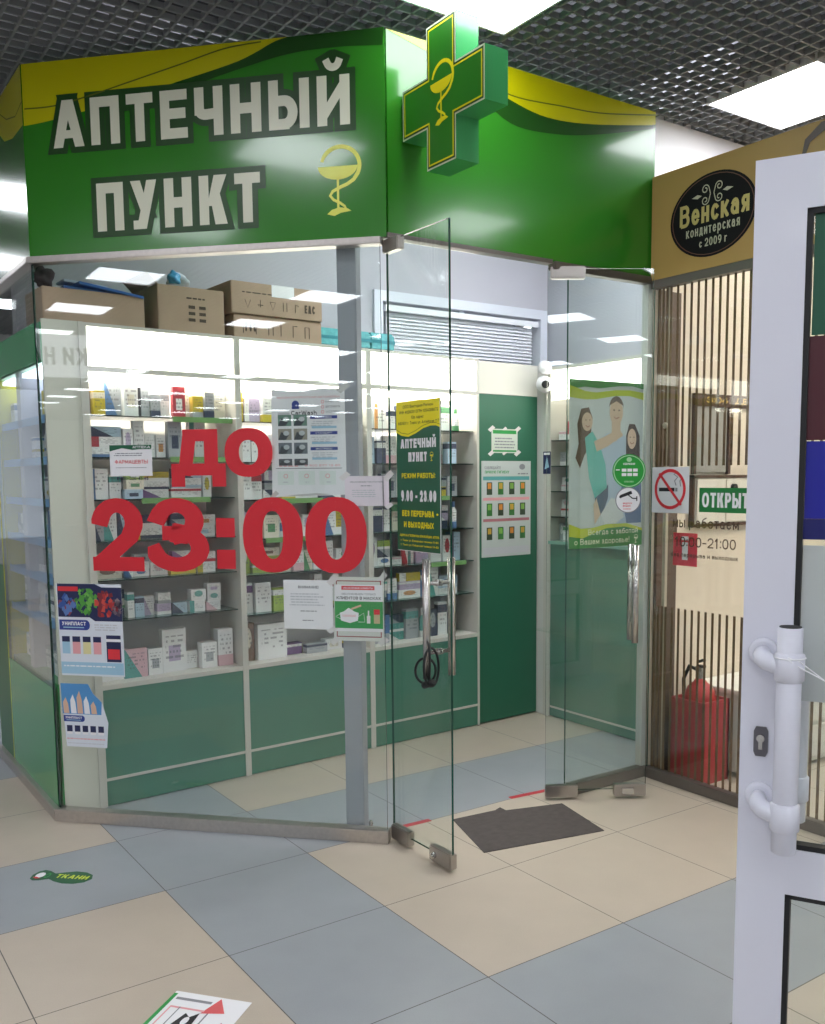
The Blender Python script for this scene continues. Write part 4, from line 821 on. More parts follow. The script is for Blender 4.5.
# two posters at the left corner
def badge(k, x0, y0, x1, y1, t):
    yc = (y0 + y1) / 2; k.rect(x0, y0, x1 - .06, y1, PBLU, 3); k.ell(x1 - .06, yc, .06, (y1 - y0) / 2, PBLU, 3); k.text(t, x0 + .04, yc - .005, x1 - .06, (y1 - y0) * .36, WHITEP, p=.22, L=4); k.rect(x0 + .06, y0 + (y1 - y0) * .2, x1 - .09, y0 + (y1 - y0) * .3, PLB, 4)
u0, v0, u1, v1 = rect_of(FS, 58, 584, 123, 676, .006); k = Print(FS, u0, v0, u1, v1, mat('poster_white', 'dadfe8', .5), .0055, outline=[(.03, 0), (1, 0), (1, 1), (0, 1)])
k.poly([(.02, 1), (.6, 1), (.7, .965), (1, .965), (1, .6), (.58, .6), (.5, .64), (.02, .64)], PNAV, 1)
rq = random.Random(5)
for (cx_, cy_, rx_, ry_, cols_) in ((.45, .82, .17, .13, ('4f9a3c', '6cb04c', '3a7a34')), (.76, .77, .17, .14, ('a82c30', 'c84a40', '7c2430')), (.17, .77, .12, .1, ('34559c', '5878b4', '8a4050')), (.93, .74, .06, .1, ('6a5a66', '8c7a80', '4a3c50'))):
    for t_ in range(34):
        a_ = rq.uniform(0, 6.28); q_ = rq.random() ** .5; x_, y_ = cx_ + rx_ * q_ * math.cos(a_), cy_ + ry_ * q_ * math.sin(a_); b_ = rq.uniform(0, 6.28); e_ = rq.uniform(.02, .05)
        k.poly([(min(.99, x_ + e_ * math.cos(b_ + w_)), max(.645, min(.95, y_ + e_ * math.sin(b_ + w_)))) for w_ in (0, 1.4, 3.0, 4.4)], mat('patch_' + cols_[t_ % 3], cols_[t_ % 3], .5), 2)
k.rect(.03, .92, .34, .97, PRED, 3)
badge(k, .03, .5, .5, .61, 'УНИПЛАСТ'); k.lines(.54, .5, .95, .58, 3, LGRY, RN)
for i in range(4): x = .06 + i * .16; k.rect(x, .24, x + .12, .43, [PLB, PPNK, mat('pale_yellow', 'e0d8a0', .5), PPNK][i], 2); k.rect(x, .37, x + .12, .43, PNAV, 3)
k.rect(.74, .16, .96, .45, PNAV, 2); k.rect(.76, .19, .94, .3, PRED, 3); k.rect(.74, .38, .96, .41, WHITEP, 3); k.rect(.03, .02, .99, .15, PLB, 2); k.lines(.06, .1, .9, .13, 1, WHITEP, RN, 3)
k.build('plaster_poster', None, 'upper corner poster for plasters, dark picture over five small packs', 'poster')
u0, v0, u1, v1 = rect_of(FS, 62, 684, 108, 747, .006); k = Print(FS, u0, v0, u1, v1, mat('poster_white', 'dadfe8', .5), .0055, outline=[(.08, 0), (.95, 0), (1, .4), (.88, .72), (.7, .85), (.6, 1), (0, 1)])
k.poly([(0, 1), (.6, 1), (.7, .85), (.88, .72), (.86, .52), (.02, .52)], mat('sky_print', '4f8fc8', .5), 1)
for i, (x, h) in enumerate(((.1, .25), (.26, .3), (.4, .36), (.55, .28), (.7, .2))): k.poly([(x - .05, .53), (x - .06, .53 + h * .7), (x, .53 + h), (x + .05, .53 + h * .6), (x + .07, .53)], [SKIN, WHITEP][i % 2], 2 + i % 2)
badge(k, .04, .4, .5, .5, 'УНИПЛАСТ')
for i in range(5): x = .1 + i * .17; k.rect(x, .24, x + .12, .34, PNAV, 2); k.rect(x, .2, x + .12, .24, WHITEP, 3)
k.lines(.08, .12, .92, .16, 1, PPNK, RN); k.lines(.1, .05, .9, .08, 1, LGRY, RN)
k.build('plaster_poster', None, 'lower corner poster for plasters with raised hands under blue sky', 'poster')
# opening hours plate on the left leaf
SUV = rect_of(LEAF_L, 397, 400, 441, 549, .008); u0, v0, u1, v1 = SUV; v0, v1 = 1.252, 1.845
pg = mat('plate_green', '0d5c40', .35, coat=.3); k = Print(LEAF_L, u0, v0, u1, v1, pg, .006, .002)
wv = [(0, .8), (.12, .775), (.28, .765), (.45, .785), (.62, .815), (.78, .828), (.9, .826), (1, .812)]
k.poly([(0, 1)] + wv + [(1, 1)], mat('plate_yellow', 'f4e414', .35), 1); k.stroke([(a, b + .018) for a, b in wv], .002, mat('olive_line', '7a7a10', .5), 2)
for i, (t, a, b) in enumerate((('ООО «Виктория-Регион»'.replace('«', '').replace('»', ''), .16, .84), ('ИНН 4028031 ОГРН 1054088672', .08, .95), ('Юр. адрес:', .36, .64), ('630501 г. Томск ул. Алтайская 117', .05, .97))): k.text(t, a, .955 - i * .036, b, .02, mat('plate_text', '6a6410', .5), p=.18)
k.text('АПТЕЧНЫЙ', .1, .69, .9, .062, WHITEP, p=.27); k.text('ПУНКТ', .28, .6, .7, .062, WHITEP, p=.27); emblem(k, .8, .63, .06, PYEL, 2)
k.text('РЕЖИМ РАБОТЫ:', .12, .49, .88, .034, PYEL, p=.2); k.text('9.00 - 23.00', .1, .335, .9, .075, WHITEP, p=.22); k.text('БЕЗ ПЕРЕРЫВА', .12, .235, .85, .04, PYEL, p=.22); k.ell(.92, .255, .02, .007, PYEL, 2); k.text('И ВЫХОДНЫХ', .16, .16, .84, .04, PYEL, p=.22)
k.text('АДРЕСА И ТЕЛЕФОНЫ БЛИЖАЙШИХ АПТЕК:', .06, .098, .96, .016, PYEL, p=.2); k.text('г. Томск ул. Елизаровых телефон 11-80', .08, .065, .94, .014, PYEL, p=.2); k.text('г. Томск ул. Сибирская телефон 14-32', .08, .035, .94, .014, PYEL, p=.2)
k.rect(.0, 0, 1, .004, WHITEP, 2); k.rect(.985, 0, 1, 1, WHITEP, 2)
k.build('opening_hours_plate', None, 'green and yellow plate with 9.00 - 23.00 hours on left door leaf', 'sign')
# family poster on the sidelight
u0 = DS.at(569, 450, -.008)[0]; u1 = DLn - .035; v0, v1 = DS.at(606, 547)[1], DS.at(606, 381)[1]
k = Print(DS, u0, v0, u1, v1, mat('poster_grey', 'ccd0d2', .45), -.0085); k.rect(0, .1, 1, .95, mat('poster_haze', 'dcdfe2', .5), 1)
LG = mat('poster_lime', 'c4cf2e', .5); MG = mat('poster_green', '3a8c3f', .5)
k.poly([(0, 1), (0, .94), (.2, .96), (.4, .955), (.65, .975), (.85, .98), (1, .965), (1, 1)], MG, 2); k.poly([(0, .965), (0, .895), (.2, .885), (.35, .89), (.6, .915), (.8, .92), (1, .9), (1, .945), (.8, .955), (.6, .95), (.35, .93), (.2, .935)], LG, 3)
hair = mat('hair_brown', '6b5344', .6); hair2 = mat('hair_dark', '4a3228', .6); jeans = mat('jeans', '5a6c88', .6); sk = mat('skin_tone', 'e6c4aa', .6)
k.poly([(.42, .66), (.5, .69), (.62, .7), (.74, .68), (.84, .62), (.86, .36), (.8, .14), (.5, .14), (.42, .3), (.4, .5)], SHIRT, 2); k.rect(.56, .67, .68, .76, sk, 3)
k.ell(.62, .82, .092, .08, sk, 4); k.poly(arc(.62, .84, .1, .075, 0, 180, 14) + [(.53, .86), (.62, .885), (.71, .86)], hair, 5)
k.poly([(.1, .74), (.15, .83), (.25, .84), (.3, .78), (.26, .6), (.2, .56), (.14, .48), (.08, .54), (.12, .62)], hair, 4); k.ell(.23, .755, .07, .055, sk, 5)
k.poly([(.2, .66), (.3, .7), (.4, .62), (.48, .5), (.5, .36), (.34, .3), (.26, .42)], mat('teal_shirt', '7ad0c8', .6), 5); k.poly([(.32, .64), (.46, .67), (.66, .72), (.72, .68), (.5, .61), (.36, .58)], sk, 6)
k.poly([(.34, .33), (.52, .38), (.52, .3), (.46, .22), (.36, .16), (.34, .24)], jeans, 4)
k.poly([(.76, .68), (.8, .75), (.88, .75), (.95, .68), (.96, .5), (.9, .42), (.76, .5)], hair2, 6); k.ell(.84, .66, .062, .062, sk, 7); k.poly([(.72, .54), (.84, .58), (.98, .5), (.99, .14), (.78, .14), (.7, .34)], mat('blue_shirt', '6f86b0', .6), 5)
k.poly([(.42, .2), (.56, .3), (.7, .28), (.74, .18), (.6, .13), (.5, .12)], WHITEP, 6); k.poly([(.34, .14), (.42, .2), (.36, .3), (.32, .26)], sk, 6)
k.poly([(.56, .69), (.62, .64), (.68, .69)], sk, 4)
for (x, y, s) in ((.62, .82, 1), (.235, .755, .75), (.84, .66, .75)):
    for q in (-.035, .035): k.ell(x + q * s, y + .01, .009 * s, .005 * s, BLK, 8)
    k.stroke([(x - .035 * s, y - .03 * s), (x, y - .042 * s), (x + .035 * s, y - .03 * s)], .004, mat('lip', 'a05a50', .6), 8)
k.poly([(0, 0), (0, .13), (.2, .1), (.4, .11), (.6, .13), (.8, .13), (1, .1), (1, 0)], MG, 9); k.poly([(0, .15), (0, .075), (.18, .06), (.34, .09), (.5, .115), (.75, .12), (1, .09), (1, .105), (.78, .14), (.5, .14), (.3, .12), (.15, .12)], LG, 10)
k.text('Всегда с заботой', .25, .078, .94, .034, mat('poster_letters', 'f0f0d0', .5), p=.14, L=11); k.text('о Вашем здоровье!', .07, .022, .82, .036, mat('poster_letters', 'd8d8b0', .5), p=.14, L=11); emblem(k, .91, .04, .055, mat('poster_letters', 'd8d8b0', .5), 11)
k.build('family_poster', None, 'poster of a smiling family of three behind the right door leaf', 'poster')
# stickers on the right leaf
def round_sticker(sh, px, py, rad, off, base): 
    u, v = sh.at(px, py, off); k = Print(sh, u - rad, v - rad, u + rad, v + rad, base, off, outline=arc(.5, .5, .5, .5, 0, 360, 40)[:-1]); return k
k = round_sticker(LEAF_R, 629, 471, .078, .006, mat('sticker_green', '1e9a34', .4)); k.ring(.5, .5, .47, .47, .06, mat('sticker_light', 'a8d8a8', .4), 2); k.ell(.5, .84, .08, .07, mat('sticker_light', 'a8d8a8', .4), 2); k.text('СБЕРБАНК', .32, .68, .68, .06, WHITEP, p=.2)
for j in range(2):
    for i in range(3): k.rect(.28 + i * .17, .48 - j * .13, .42 + i * .17, .57 - j * .13, WHITEP, 2)
k.rect(.1, .52, .22, .55, WHITEP, 2); k.text('СПАСИБО', .36, .16, .64, .05, mat('sticker_light', 'a8d8a8', .4), p=.2); k.build('round_sticker', None, 'large round green payment sticker on the right door leaf', 'sticker')
def cam_sticker(k):
    k.ring(.5, .5, .5, .5, .07, GRY, 2); k.poly([(.2, .7), (.62, .86), (.66, .74), (.26, .6)], BLK, 3); k.poly([(.14, .62), (.2, .7), (.26, .6), (.2, .56)], BLK, 3); k.stroke([(.5, .7), (.68, .56), (.84, .56)], .005, BLK, 3); k.stroke([(.84, .64), (.84, .46)], .005, BLK, 3)
    k.text('ВЕДЕТСЯ', .3, .34, .64, .06, PRED, p=.2); k.text('ВИДЕО', .3, .24, .6, .06, PRED, p=.2); k.lines(.3, .14, .65, .2, 1, PRED, RN)
k = round_sticker(LEAF_R, 628, 500, .06, .006, WHITEP); cam_sticker(k); k.build('round_sticker', None, 'round white camera sticker just below the green payment sticker', 'sticker')
PS = Sheet((3.5, 1.79, 0), (0, -1, 0)); 
# camera pair at the corner
cc = Vector((3.47, 1.68, 2.10)); PF = Sheet((3.508, 1.714, 0), SU)
r = thing('dome_camera', 'white dome camera with dark lens at the top of corner post', 'camera', (3.50, 1.69, 2.12))
for (name, dz, rad, mm) in (('camera_body', 0, .05, WHITE), ):
    m = MB(); c = Vector((3.452, 1.655, 2.115)); m.tube([c + Vector((.05, .04, 0)), c + Vector((.02, .018, 0)), c, c + Vector((-.02, -.03, -.005)), c + Vector((-.03, -.045, -.007))], [.05, .05, .05, .043, .02], 20); m.build(name, mm, r, smooth=True)
m = MB(); m.tube([c + Vector((-.022, -.036, -.006)), c + Vector((-.04, -.06, -.01))], [.026, .022], 16); m.build('lens', BLACK, r, smooth=True)
r = thing('motion_sensor', 'small white ball sensor mounted just above the dome camera', 'sensor', (3.50, 1.68, 2.2))
blob('sensor_body', Vector((3.47, 1.67, 2.212)), .045, .045, .05, WHITE, r, 1, .02)
m = MB(); m.tube([(3.47, 1.67, 2.20), (3.52, 1.71, 2.20)], .014, 10); m.build('sensor_arm', WHITE, r)
k = round_sticker(Sheet((3.504, 1.70, 0), (0, -1, 0)), 544, 407, .06, .0, WHITEP)
PN = Sheet((3.44, 1.66, 0), SU)
u, v = PN.at(544, 407); k = Print(Sheet((3.512, 1.7148, 0), (1, 0, 0)), 0, 1.94, .045, 2.03, WHITEP, 0); cam_sticker(k); k.build('post_sticker', None, 'small camera warning sticker on the corner post below dome camera', 'sticker')
k = Print(Sheet((3.502, 1.715, 0), (0, -1, 0)), 0.0, 1.56, .07, 1.70, PNAV, 0); k.poly([(.2, .2), (.5, .8), (.8, .3)], PLB, 2); k.rect(.1, .85, .9, .95, WHITEP, 2); k.build('post_card', None, 'small navy card with pale figure on the corner post', 'card')
# sheets on the green panel
u0, v0, u1, v1 = rect_of(SS, 482, 461, 531, 556, 0); k = Print(SS, u0, v0, u1, v1, mat('chart_paper', 'c2c8c6', .6), -.005)
k.text('СОБЛЮДАЙТЕ', .06, .915, .38, .03, GRY, p=.18); k.text('ЛИЧНУЮ ГИГИЕНУ', .06, .87, .55, .03, PGRN, p=.18); k.ell(.82, .94, .06, .03, GRY, 2); k.lines(.7, .86, .95, .89, 1, GRY, RN); k.rect(.03, .8, .97, .84, mat('chart_teal', '5aa0a0', .5), 2); k.rect(.03, .59, .97, .62, PPNK, 2); k.rect(.03, .37, .97, .4, PRED if 0 else mat('chart_rose', 'b87880', .5), 2)
for j, y in enumerate((.65, .43, .18)):
    for i in range(4): x = .1 + i * .225; k.rect(x, y, x + .11, y + .13, [mat('ph_dark', '3a4a38', .5), mat('ph_green', '3f7a40', .5)][(i + j) % 2], 2); k.rect(x + .02, y + .06, x + .09, y + .12, [ORG, mat('ph_lime', '7fae50', .5), mat('ph_gold', 'c8a040', .5)][(i * 2 + j) % 3], 3)
k.rect(.03, .03, .97, .1, LGRY, 2); k.build('photo_chart', None, 'grey sheet with twelve small pictures on the green panel', 'poster')
u0, v0, u1, v1 = rect_of(SS, 492, 429, 518, 453, 0); k = Print(SS, u0, v0, u1, v1, mat('note_paper', 'ccd4c8', .6), -.005); k.rect(.05, .8, .95, .95, PGRN, 2); k.lines(.1, .2, .9, .7, 4, GRY, RN); k.rect(.05, .05, .95, .12, PGRN, 2); tape(k, [(0, 1, .14, .14), (1, 1, .14, .14), (0, 0, .14, .14), (1, 0, .14, .14), (.5, 1, .1, .1), (.5, 0, .1, .1)], mat('paper_tape', 'ddd8d8', .5)); k.build('taped_note', None, 'small taped note above the picture sheet on green panel', 'notice')

# ------------------------------------------------------------------ floor things
def ftape(name, label, a, b, w):
    a = on_floor(*a); b = on_floor(*b); sh = Sheet((0, 0, 0), (1, 0, 0)); d = (b - a).normalized(); q = Vector((-d.y, d.x, 0)) * w
    m = MB(); m.prism([a - q, b - q, b + q, a + q], Vector((0, 0, .0012))); return setp(m.build(name, mat('tape_red', 'b8303a', .5), None), label, 'tape')
ftape('floor_tape', 'red tape strip on the floor just inside the left door leaf', (376, 833), (430, 820), .015); ftape('floor_tape', 'red tape strip on the floor inside the right door leaf', (510, 798), (572, 785), .015)
pts = [on_floor(*p) for p in ((453, 820), (495, 811), (500, 808), (506, 811), (562, 804), (604, 831), (484, 853))]
setp(MB().prism(pts, Vector((0, 0, .004))).build('door_mat', mat('mat_rubber', '4a4341', .85, noise=.12, scale=30, bump=.3)), 'thin dark brown rubber mat lying in the doorway', 'mat')
FP = Sheet((0, 0, 0), (1, 0, 0))
class FloorSheet:
    def __init__(s, O, U): s.O = Vector(O); s.U = Vector(U).normalized(); s.N = Vector((0, 0, 1)); s.V = s.N.cross(s.U)
    def P(s, u, v, n=0): return s.O + s.U * u + s.V * v + s.N * n
a = on_floor(33, 875); b = on_floor(92, 879); fsd = FloorSheet(a, b - a); L_ = (b - a).length
k = Print(fsd, 0, -.055, L_, .055, mat('sticker_dark_green', '1c5a38', .5), .0003, .0008, outline=[(0, .5), (.03, .8), (.1, .95), (.2, .9), (.33, .72), (.45, .85), (.62, 1), (.8, .97), (.94, .8), (1, .5), (.94, .2), (.8, .03), (.62, 0), (.45, .12), (.33, .28), (.2, .12), (.1, .08), (.03, .2)])
k.ell(.13, .5, .07, .22, WHITEP, 2); k.poly([(.05, .3), (.12, .2), (.2, .25), (.1, .35)], PRED, 3); k.ring(.25, .5, .04, .2, .4, PGRN, 2); k.text('ТКАНИ', .4, .38, .93, .3, mat('sticker_yellow', 'c8d84a', .5), p=.2)
k.build('floor_sticker', None, 'dark green shoe print shaped floor sticker reading ТКАНИ', 'sticker')
A, B, C_, D = [on_floor(*p) for p in ((177, 991), (252, 1003), (233, 1026), (140, 1026))]; W_ = (B - A).length; fsd = FloorSheet(A, B - A)
k = Print(fsd, 0, -.42, W_, 0, WHITEP, .0003, .0008); MH = mat('arrow_red', 'd85a5e', .5)
k.rect(.0, 0, .05, .97, PGRN, 2); k.rect(.08, .9, .55, .93, GRY, 2); k.poly([(.52, .78), (.62, .98), (.8, .82)], MH, 2); k.poly([(.76, .5), (.86, .72), (.98, .5)], MH, 2)
for (a_, b_, c_, d_) in ((.1, .5, .62, .52), (.1, .8, .55, .82), (.1, .5, .12, .82), (.22, .5, .235, .82), (.6, .4, .62, .8)): k.rect(a_, b_, c_, d_, PPNK if a_ < .2 else GRY, 2)
k.poly([(.3, .6), (.36, .76), (.44, .72), (.52, .78), (.54, .64), (.46, .56), (.38, .58)], BLK, 3); k.ell(.43, .67, .04, .05, WHITEP, 4); k.text('СЮДА', .66, .55, .74, .06, BLK, p=.2)
k.build('floor_leaflet', None, 'white floor notice with red arrows at the bottom edge', 'leaflet')

# ------------------------------------------------------------------ neighbour shop
OCH = mat('ochre_board', 'a4854a', .5, noise=.02, scale=4); STR = mat('stripe_film', '6a5034', .5); 
r = thing('confectionery_fascia', 'ochre fascia board with black oval sign, right of the green fascia', 'sign', (3.09, -1, 2.5))
NE = 3.2
m = MB(); NS.box(m, -.0, NE, 2.49, 2.975, -.03, .03); m.build('fascia_board', OCH, r)
m = MB(); NS.box(m, -.0, NE, 2.45, 2.49, -.025, .025); m.build('head_rail', DALU, r)
ou, ov = .358, 2.725; k = Print(NS, ou - .24, ov - .185, ou + .24, ov + .185, mat('sign_black', '100e12', .7, spec=.2), .031, outline=arc(.5, .5, .5, .5, 0, 360, 48)[:-1]); SIL = mat('sign_silver', 'b8b4a0', .35, .3)
k.ring(.5, .5, .475, .475, .02, mat('sign_brown', '5a3426', .4), 2)
def spiral(cx, cy, r0, turns, sx_, sy_): return [(cx + sx_ * r0 * (1 - .75 * t / 24) * math.cos(turns * 6.283 * t / 24), cy + sy_ * r0 * 1.3 * (1 - .75 * t / 24) * math.sin(turns * 6.283 * t / 24)) for t in range(25)]
for sx_ in (-1, 1):
    for sy_ in (-1, 1): k.stroke([(.5 + sx_ * .02, .75)] + spiral(.5 + sx_ * .08, .75 + sy_ * .065, .045, 1.3, -sx_, sy_), .005, SIL, 3)
    k.poly([(.5 + sx_ * .12, .75), (.5 + sx_ * .17, .775), (.5 + sx_ * .24, .75), (.5 + sx_ * .17, .725)], SIL, 3)
k.text('Венская', .12, .42, .92, .27, mat('sign_gold', 'c4b070', .35, .3), p=.165, gap=.1, L=4); k.text('кондитерская', .2, .28, .82, .13, SIL, p=.13, L=4); k.text('с 2009 г', .36, .13, .68, .1, SIL, p=.16, L=4); k.build('oval_sign', r)
u, v = NS.at(815, 140, .03); k = Print(NS, u - .06, v - .1, u + .4, v + .05, None, .031); k.stroke([(0, .1), (.06, .7), (.2, .95), (.5, 1), (.8, .8)], [.01, .03, .04, .03, .02], mat('sign_dark_brown', '3a2218', .4), 2); k.build('flourish', r)
r = thing('striped_glass_front', 'glass shopfront with narrow brown vertical stripes, right of the doorway', 'glass panel', (3.09, -1, 0))
pane(MB(), NS, .0, NE, .05, 2.455).build('glass_pane', [GLASS, GEDGE], r)
m = MB(); NS.box(m, -.02, NE, 0, .052, -.025, .025); m.build('sill_rail', DALU, r, bevel=.003)
for (z0_, z1_) in ((.055, .893), (1.59, 2.455)):
    m = MB(); u = .02
    while u < NE: 
        m.add([NS.P(u, z0_, -.006), NS.P(u + .0145, z0_, -.006), NS.P(u + .0145, z1_, -.006), NS.P(u, z1_, -.006)], [(0, 1, 2, 3)]); u += .024 if u < .085 else .041
    m.build('stripe_film', STR, r, fix=False)
m = MB(); NS.box(m, .065, .085, .055, 2.47, -.03, -.012); m.build('inner_mullion', mat('mullion_beige', 'b0a592', .5), r)
pr = Print(NS, 0, 0, 1, 1, None, -.006); LT = mat('brown_lettering', '5a4436', .5)
def ntext(t, x0, y0, x1, h, L=2, m=LT, p=.13):
    a = NS.at(x0, y0)[0]; b = NS.at(x1, y0)[0]; pr.text(t, a, NS.at(x0, y0)[1], b, h, m, p=p, L=-L)
ntext('мы работаем', 672, 527, 738, .052); ntext('10:00-21:00', 674, 546, 735, .048); ntext('без перерыва и выходных', 670, 556, 737, .022, p=.16); pr.build('hours_lettering', r)
u0, v0, u1, v1 = rect_of(NS, 652, 467, 689, 513, .006); k = Print(NS, u0, v0, u1, v1, mat('sticker_white', 'dcdade', .4), .0055)
k.rect(.2, .47, .62, .55, BLK, 2); k.rect(.64, .47, .7, .55, GRY, 2); k.stroke([(.66, .6), (.62, .7), (.7, .78), (.6, .84), (.68, .9)], .006, GRY, 2); k.stroke([(.78, .58), (.76, .7), (.82, .76), (.74, .86)], .006, GRY, 2)
k.stroke([(.2, .86), (.8, .18)], .014, PRED, 3); k.ring(.5, .52, .42, .44, .16, PRED, 4); k.build('no_smoking_sticker', None, 'white no smoking sticker at the left edge of striped glass', 'sticker')
u0, v0 = NS.at(699, 512, .006); u1 = u0 + .34; v1 = v0 + .115; k = Print(NS, u0, v0, u1, v1, mat('open_green', '1c7a3c', .45), .0055); k.text('ОТКРЫТО', .05, .2, .95, .6, WHITEP, p=.19, gap=.1); k.build('open_sign', None, 'green ОТКРЫТО sign on the striped glass, partly behind white door', 'sign')
u0, v0, u1, v1 = rect_of(NS, 673, 533, 697, 566, -.012); k = Print(NS, u0, v0, u1, v1, mat('plate_red', 'e04456', .45), -.014); k.rect(.38, .18, .62, .72, WHITEP, 2); k.rect(.36, .78, .64, .9, WHITEP, 2); k.build('fire_plate', None, 'small red sign with a white bar behind opening hours lettering', 'sign')
# fire extinguisher in its red stand
ERED = mat('extinguisher_red', 'b02428', .35, coat=.4)
e0 = Vector((3.185, .17, 0))
r = thing('extinguisher_stand', 'red metal box stand holding the fire extinguisher behind the stripes', 'stand', e0 + Vector((.1, .1, 0)))
m = MB(); m.box(3.18, 3.192, .17, .38, .01, .42); m.box(3.37, 3.382, .17, .38, .01, .42); m.box(3.18, 3.382, .17, .182, .01, .42); m.box(3.18, 3.382, .368, .38, .01, .42); m.box(3.18, 3.382, .17, .38, .0, .014); m.build('stand_body', mat('stand_red', 'a82c34', .45), r)
c = Vector((3.28, .275, 0)); r = thing('fire_extinguisher', 'red fire extinguisher standing in the red box stand', 'fire extinguisher', c + Vector((0, 0, .016)))
m = MB(); m.tube([c + Vector((0, 0, z)) for z in (.016, .03, .42, .455, .48, .5, .52)], [.07, .078, .078, .072, .058, .034, .022], 24); m.build('cylinder', ERED, r, smooth=True)
m = MB(); m.tube([c + Vector((0, 0, .52)), c + Vector((0, 0, .56))], .024, 14); m.box(c.x - .015, c.x + .015, c.y - .02, c.y + .02, .555, .58); m.build('valve', STEEL, r)
m = MB(); m.frame_box(c + Vector((0, 0, .575)), Vector((-.5, -1, .15)).normalized(), Vector((1, 0, 0)), Vector((0, .15, 1)).normalized(), -.02, .05, -.012, .012, 0, .012); m.frame_box(c + Vector((0, 0, .6)), Vector((-.5, -1, .4)).normalized(), Vector((1, 0, 0)), Vector((0, .4, 1)).normalized(), -.02, .05, -.012, .012, 0, .012); m.build('lever', BLACK, r)
m = MB(); m.tube([c + Vector((0, .02, .56)), c + Vector((0, .07, .57)), c + Vector((0, .105, .5)), c + Vector((0, .098, .3)), c + Vector((0, .09, .2))], [.01, .01, .01, .01, .014], 10); m.build('hose', BLACK, r, smooth=True)
r = thing('corner_curtain', 'brown panel behind the stripes in the corner next to the doorway', 'panel', (3.2, .44, 0))
m = MB(); m.box(3.12, 3.27, .435, .454, .0, 2.45); m.build('panel_board', mat('brown_panel', '5e4c40', .7, noise=.1, scale=6), r)
# cabinet with drawers and wall things in the neighbour shop
r = thing('drawer_cabinet', 'low white cabinet with drawers standing on stone slabs behind the stripes', 'cabinet', (3.75, .25, 0))
CW = mat('cabinet_white', 'd8d4cc', .5)
m = MB(); m.box(3.44, 4.3, .05, .45, .02, .43); m.build('cabinet_body', CW, r, bevel=.004); m = MB(); m.box(3.42, 4.32, .03, .45, .432, .455); m.build('cabinet_top', mat('cabinet_top', 'e6e2da', .35), r, bevel=.003)
for x in (3.46, 3.88):
    for z in (.05, .24): 
        d = MB().box(x, x + .4, .036, .05, z, z + .17).build('drawer', CW, r, bevel=.003); MB().tube([(x + .14, .02, z + .09), (x + .26, .02, z + .09)], .007, 8).build('drawer_pull', BLACK, d)
r = thing('wall_menu_frame', 'dark brown wall frame with gold figures above a grey panel behind stripes', 'frame', (3.6, .45, 1.75))
BW = Sheet((3.1, .454, 0), (1, 0, 0))
m = MB(); BW.box(m, .29, .95, 1.9, 1.965, 0, .02); m.build('frame_header', mat('frame_brown', '4c3020', .5), r); m = MB(); BW.box(m, .32, .56, 1.56, 1.9, 0, .012); m.build('grey_board', mat('board_grey', '9a968e', .6), r); m = MB(); BW.box(m, .29, .31, 1.55, 1.9, 0, .02); BW.box(m, .57, .59, 1.55, 1.9, 0, .02); m.build('frame_side', mat('frame_brown', '4c3020', .5), r)
k = Print(BW, .33, 1.915, .9, 1.955, None, .0205); k.text('13:04  ДЕНЬ', .02, .1, .9, .8, mat('gold_ink', 'd8b45a', .4), p=.2); k.build('frame_figures', r)
r = thing('wall_cupboard', 'pale wall cupboard with two doors and brown edge behind ОТКРЫТО sign', 'cupboard', (3.6, .4, 1.28))
m = MB(); BW.box(m, .3, 1.5, 1.29, 1.545, 0, .02); m.build('cupboard_body', CW, r); m = MB(); BW.box(m, .28, 1.52, 1.53, 1.545, 0, .03); BW.box(m, .28, 1.52, 1.275, 1.29, 0, .03); BW.box(m, .28, .292, 1.275, 1.545, 0, .03); m.build('brown_edging', mat('frame_brown', '4c3020', .5), r)
for x in (.31, .55, .85):
    d = MB(); BW.box(d, x, x + .232, 1.295, 1.525, .02, .03); do = d.build('cupboard_door', mat('cupboard_cream', 'ddd6c8', .5), r, bevel=.002)
m = MB(); p = BW.P(.6, 1.48, .03); m.tube([p, p + BW.N * .02], .018, 14); m.build('knob', BLACK, do)
r = thing('coat_hook', 'small beige knob on the inner mullion behind the stripes', 'hook', NS.P(.075, 1.79, -.01)); m = MB(); m.tube([NS.P(.075, 1.79, -.02), NS.P(.075, 1.79, -.005), NS.P(.075, 1.79, .0)], [.01, .016, .012], 12); m.build('knob_body', mat('mullion_beige', 'b0a592', .5), r)

# ------------------------------------------------------------------ white door in the foreground
def at_depth(px, py, dep): return CP + ray(px, py) * dep
E0 = at_depth(747.2, 477, 1.955); E1 = at_depth(847, 477, 1.87); E0.z = E1.z = 0
DR = Sheet(E0, E1 - E0); PVC = mat('pvc_white', 'dcdce8', .3, coat=.2)
D = lambda px, py, off=0: DR.at(px, py, off)
r = thing('white_entrance_door', 'open white plastic entrance door with glass panels in the right foreground', 'door', E0)
DW = .86; iu = D(801, 400)[0]; zt_ = D(755, 161)[1]; zr1 = D(800, 851)[1]; zr0 = D(800, 897)[1]; zi = D(812, 207)[1]
m = MB(); T0, T1 = -.06, 0
DR.box(m, 0, iu, .01, zt_, T0, T1); DR.box(m, DW - iu, DW, .01, zt_, T0, T1); DR.box(m, iu, DW - iu, zi, zt_, T0, T1); DR.box(m, iu, DW - iu, zr0, zr1, T0, T1); DR.box(m, iu, DW - iu, .01, .12, T0, T1)
m.build('door_frame', PVC, r)
m = MB()
for (za, zb) in ((zr1, zi), (.12, zr0)):
    g = .011
    for q in ((iu, iu + g, za, zb), (DW - iu - g, DW - iu, za, zb), (iu, DW - iu, za, za + g), (iu, DW - iu, zb - g, zb)): DR.box(m, *q, -.03, -.004)
m.build('gasket', BLACK, r)
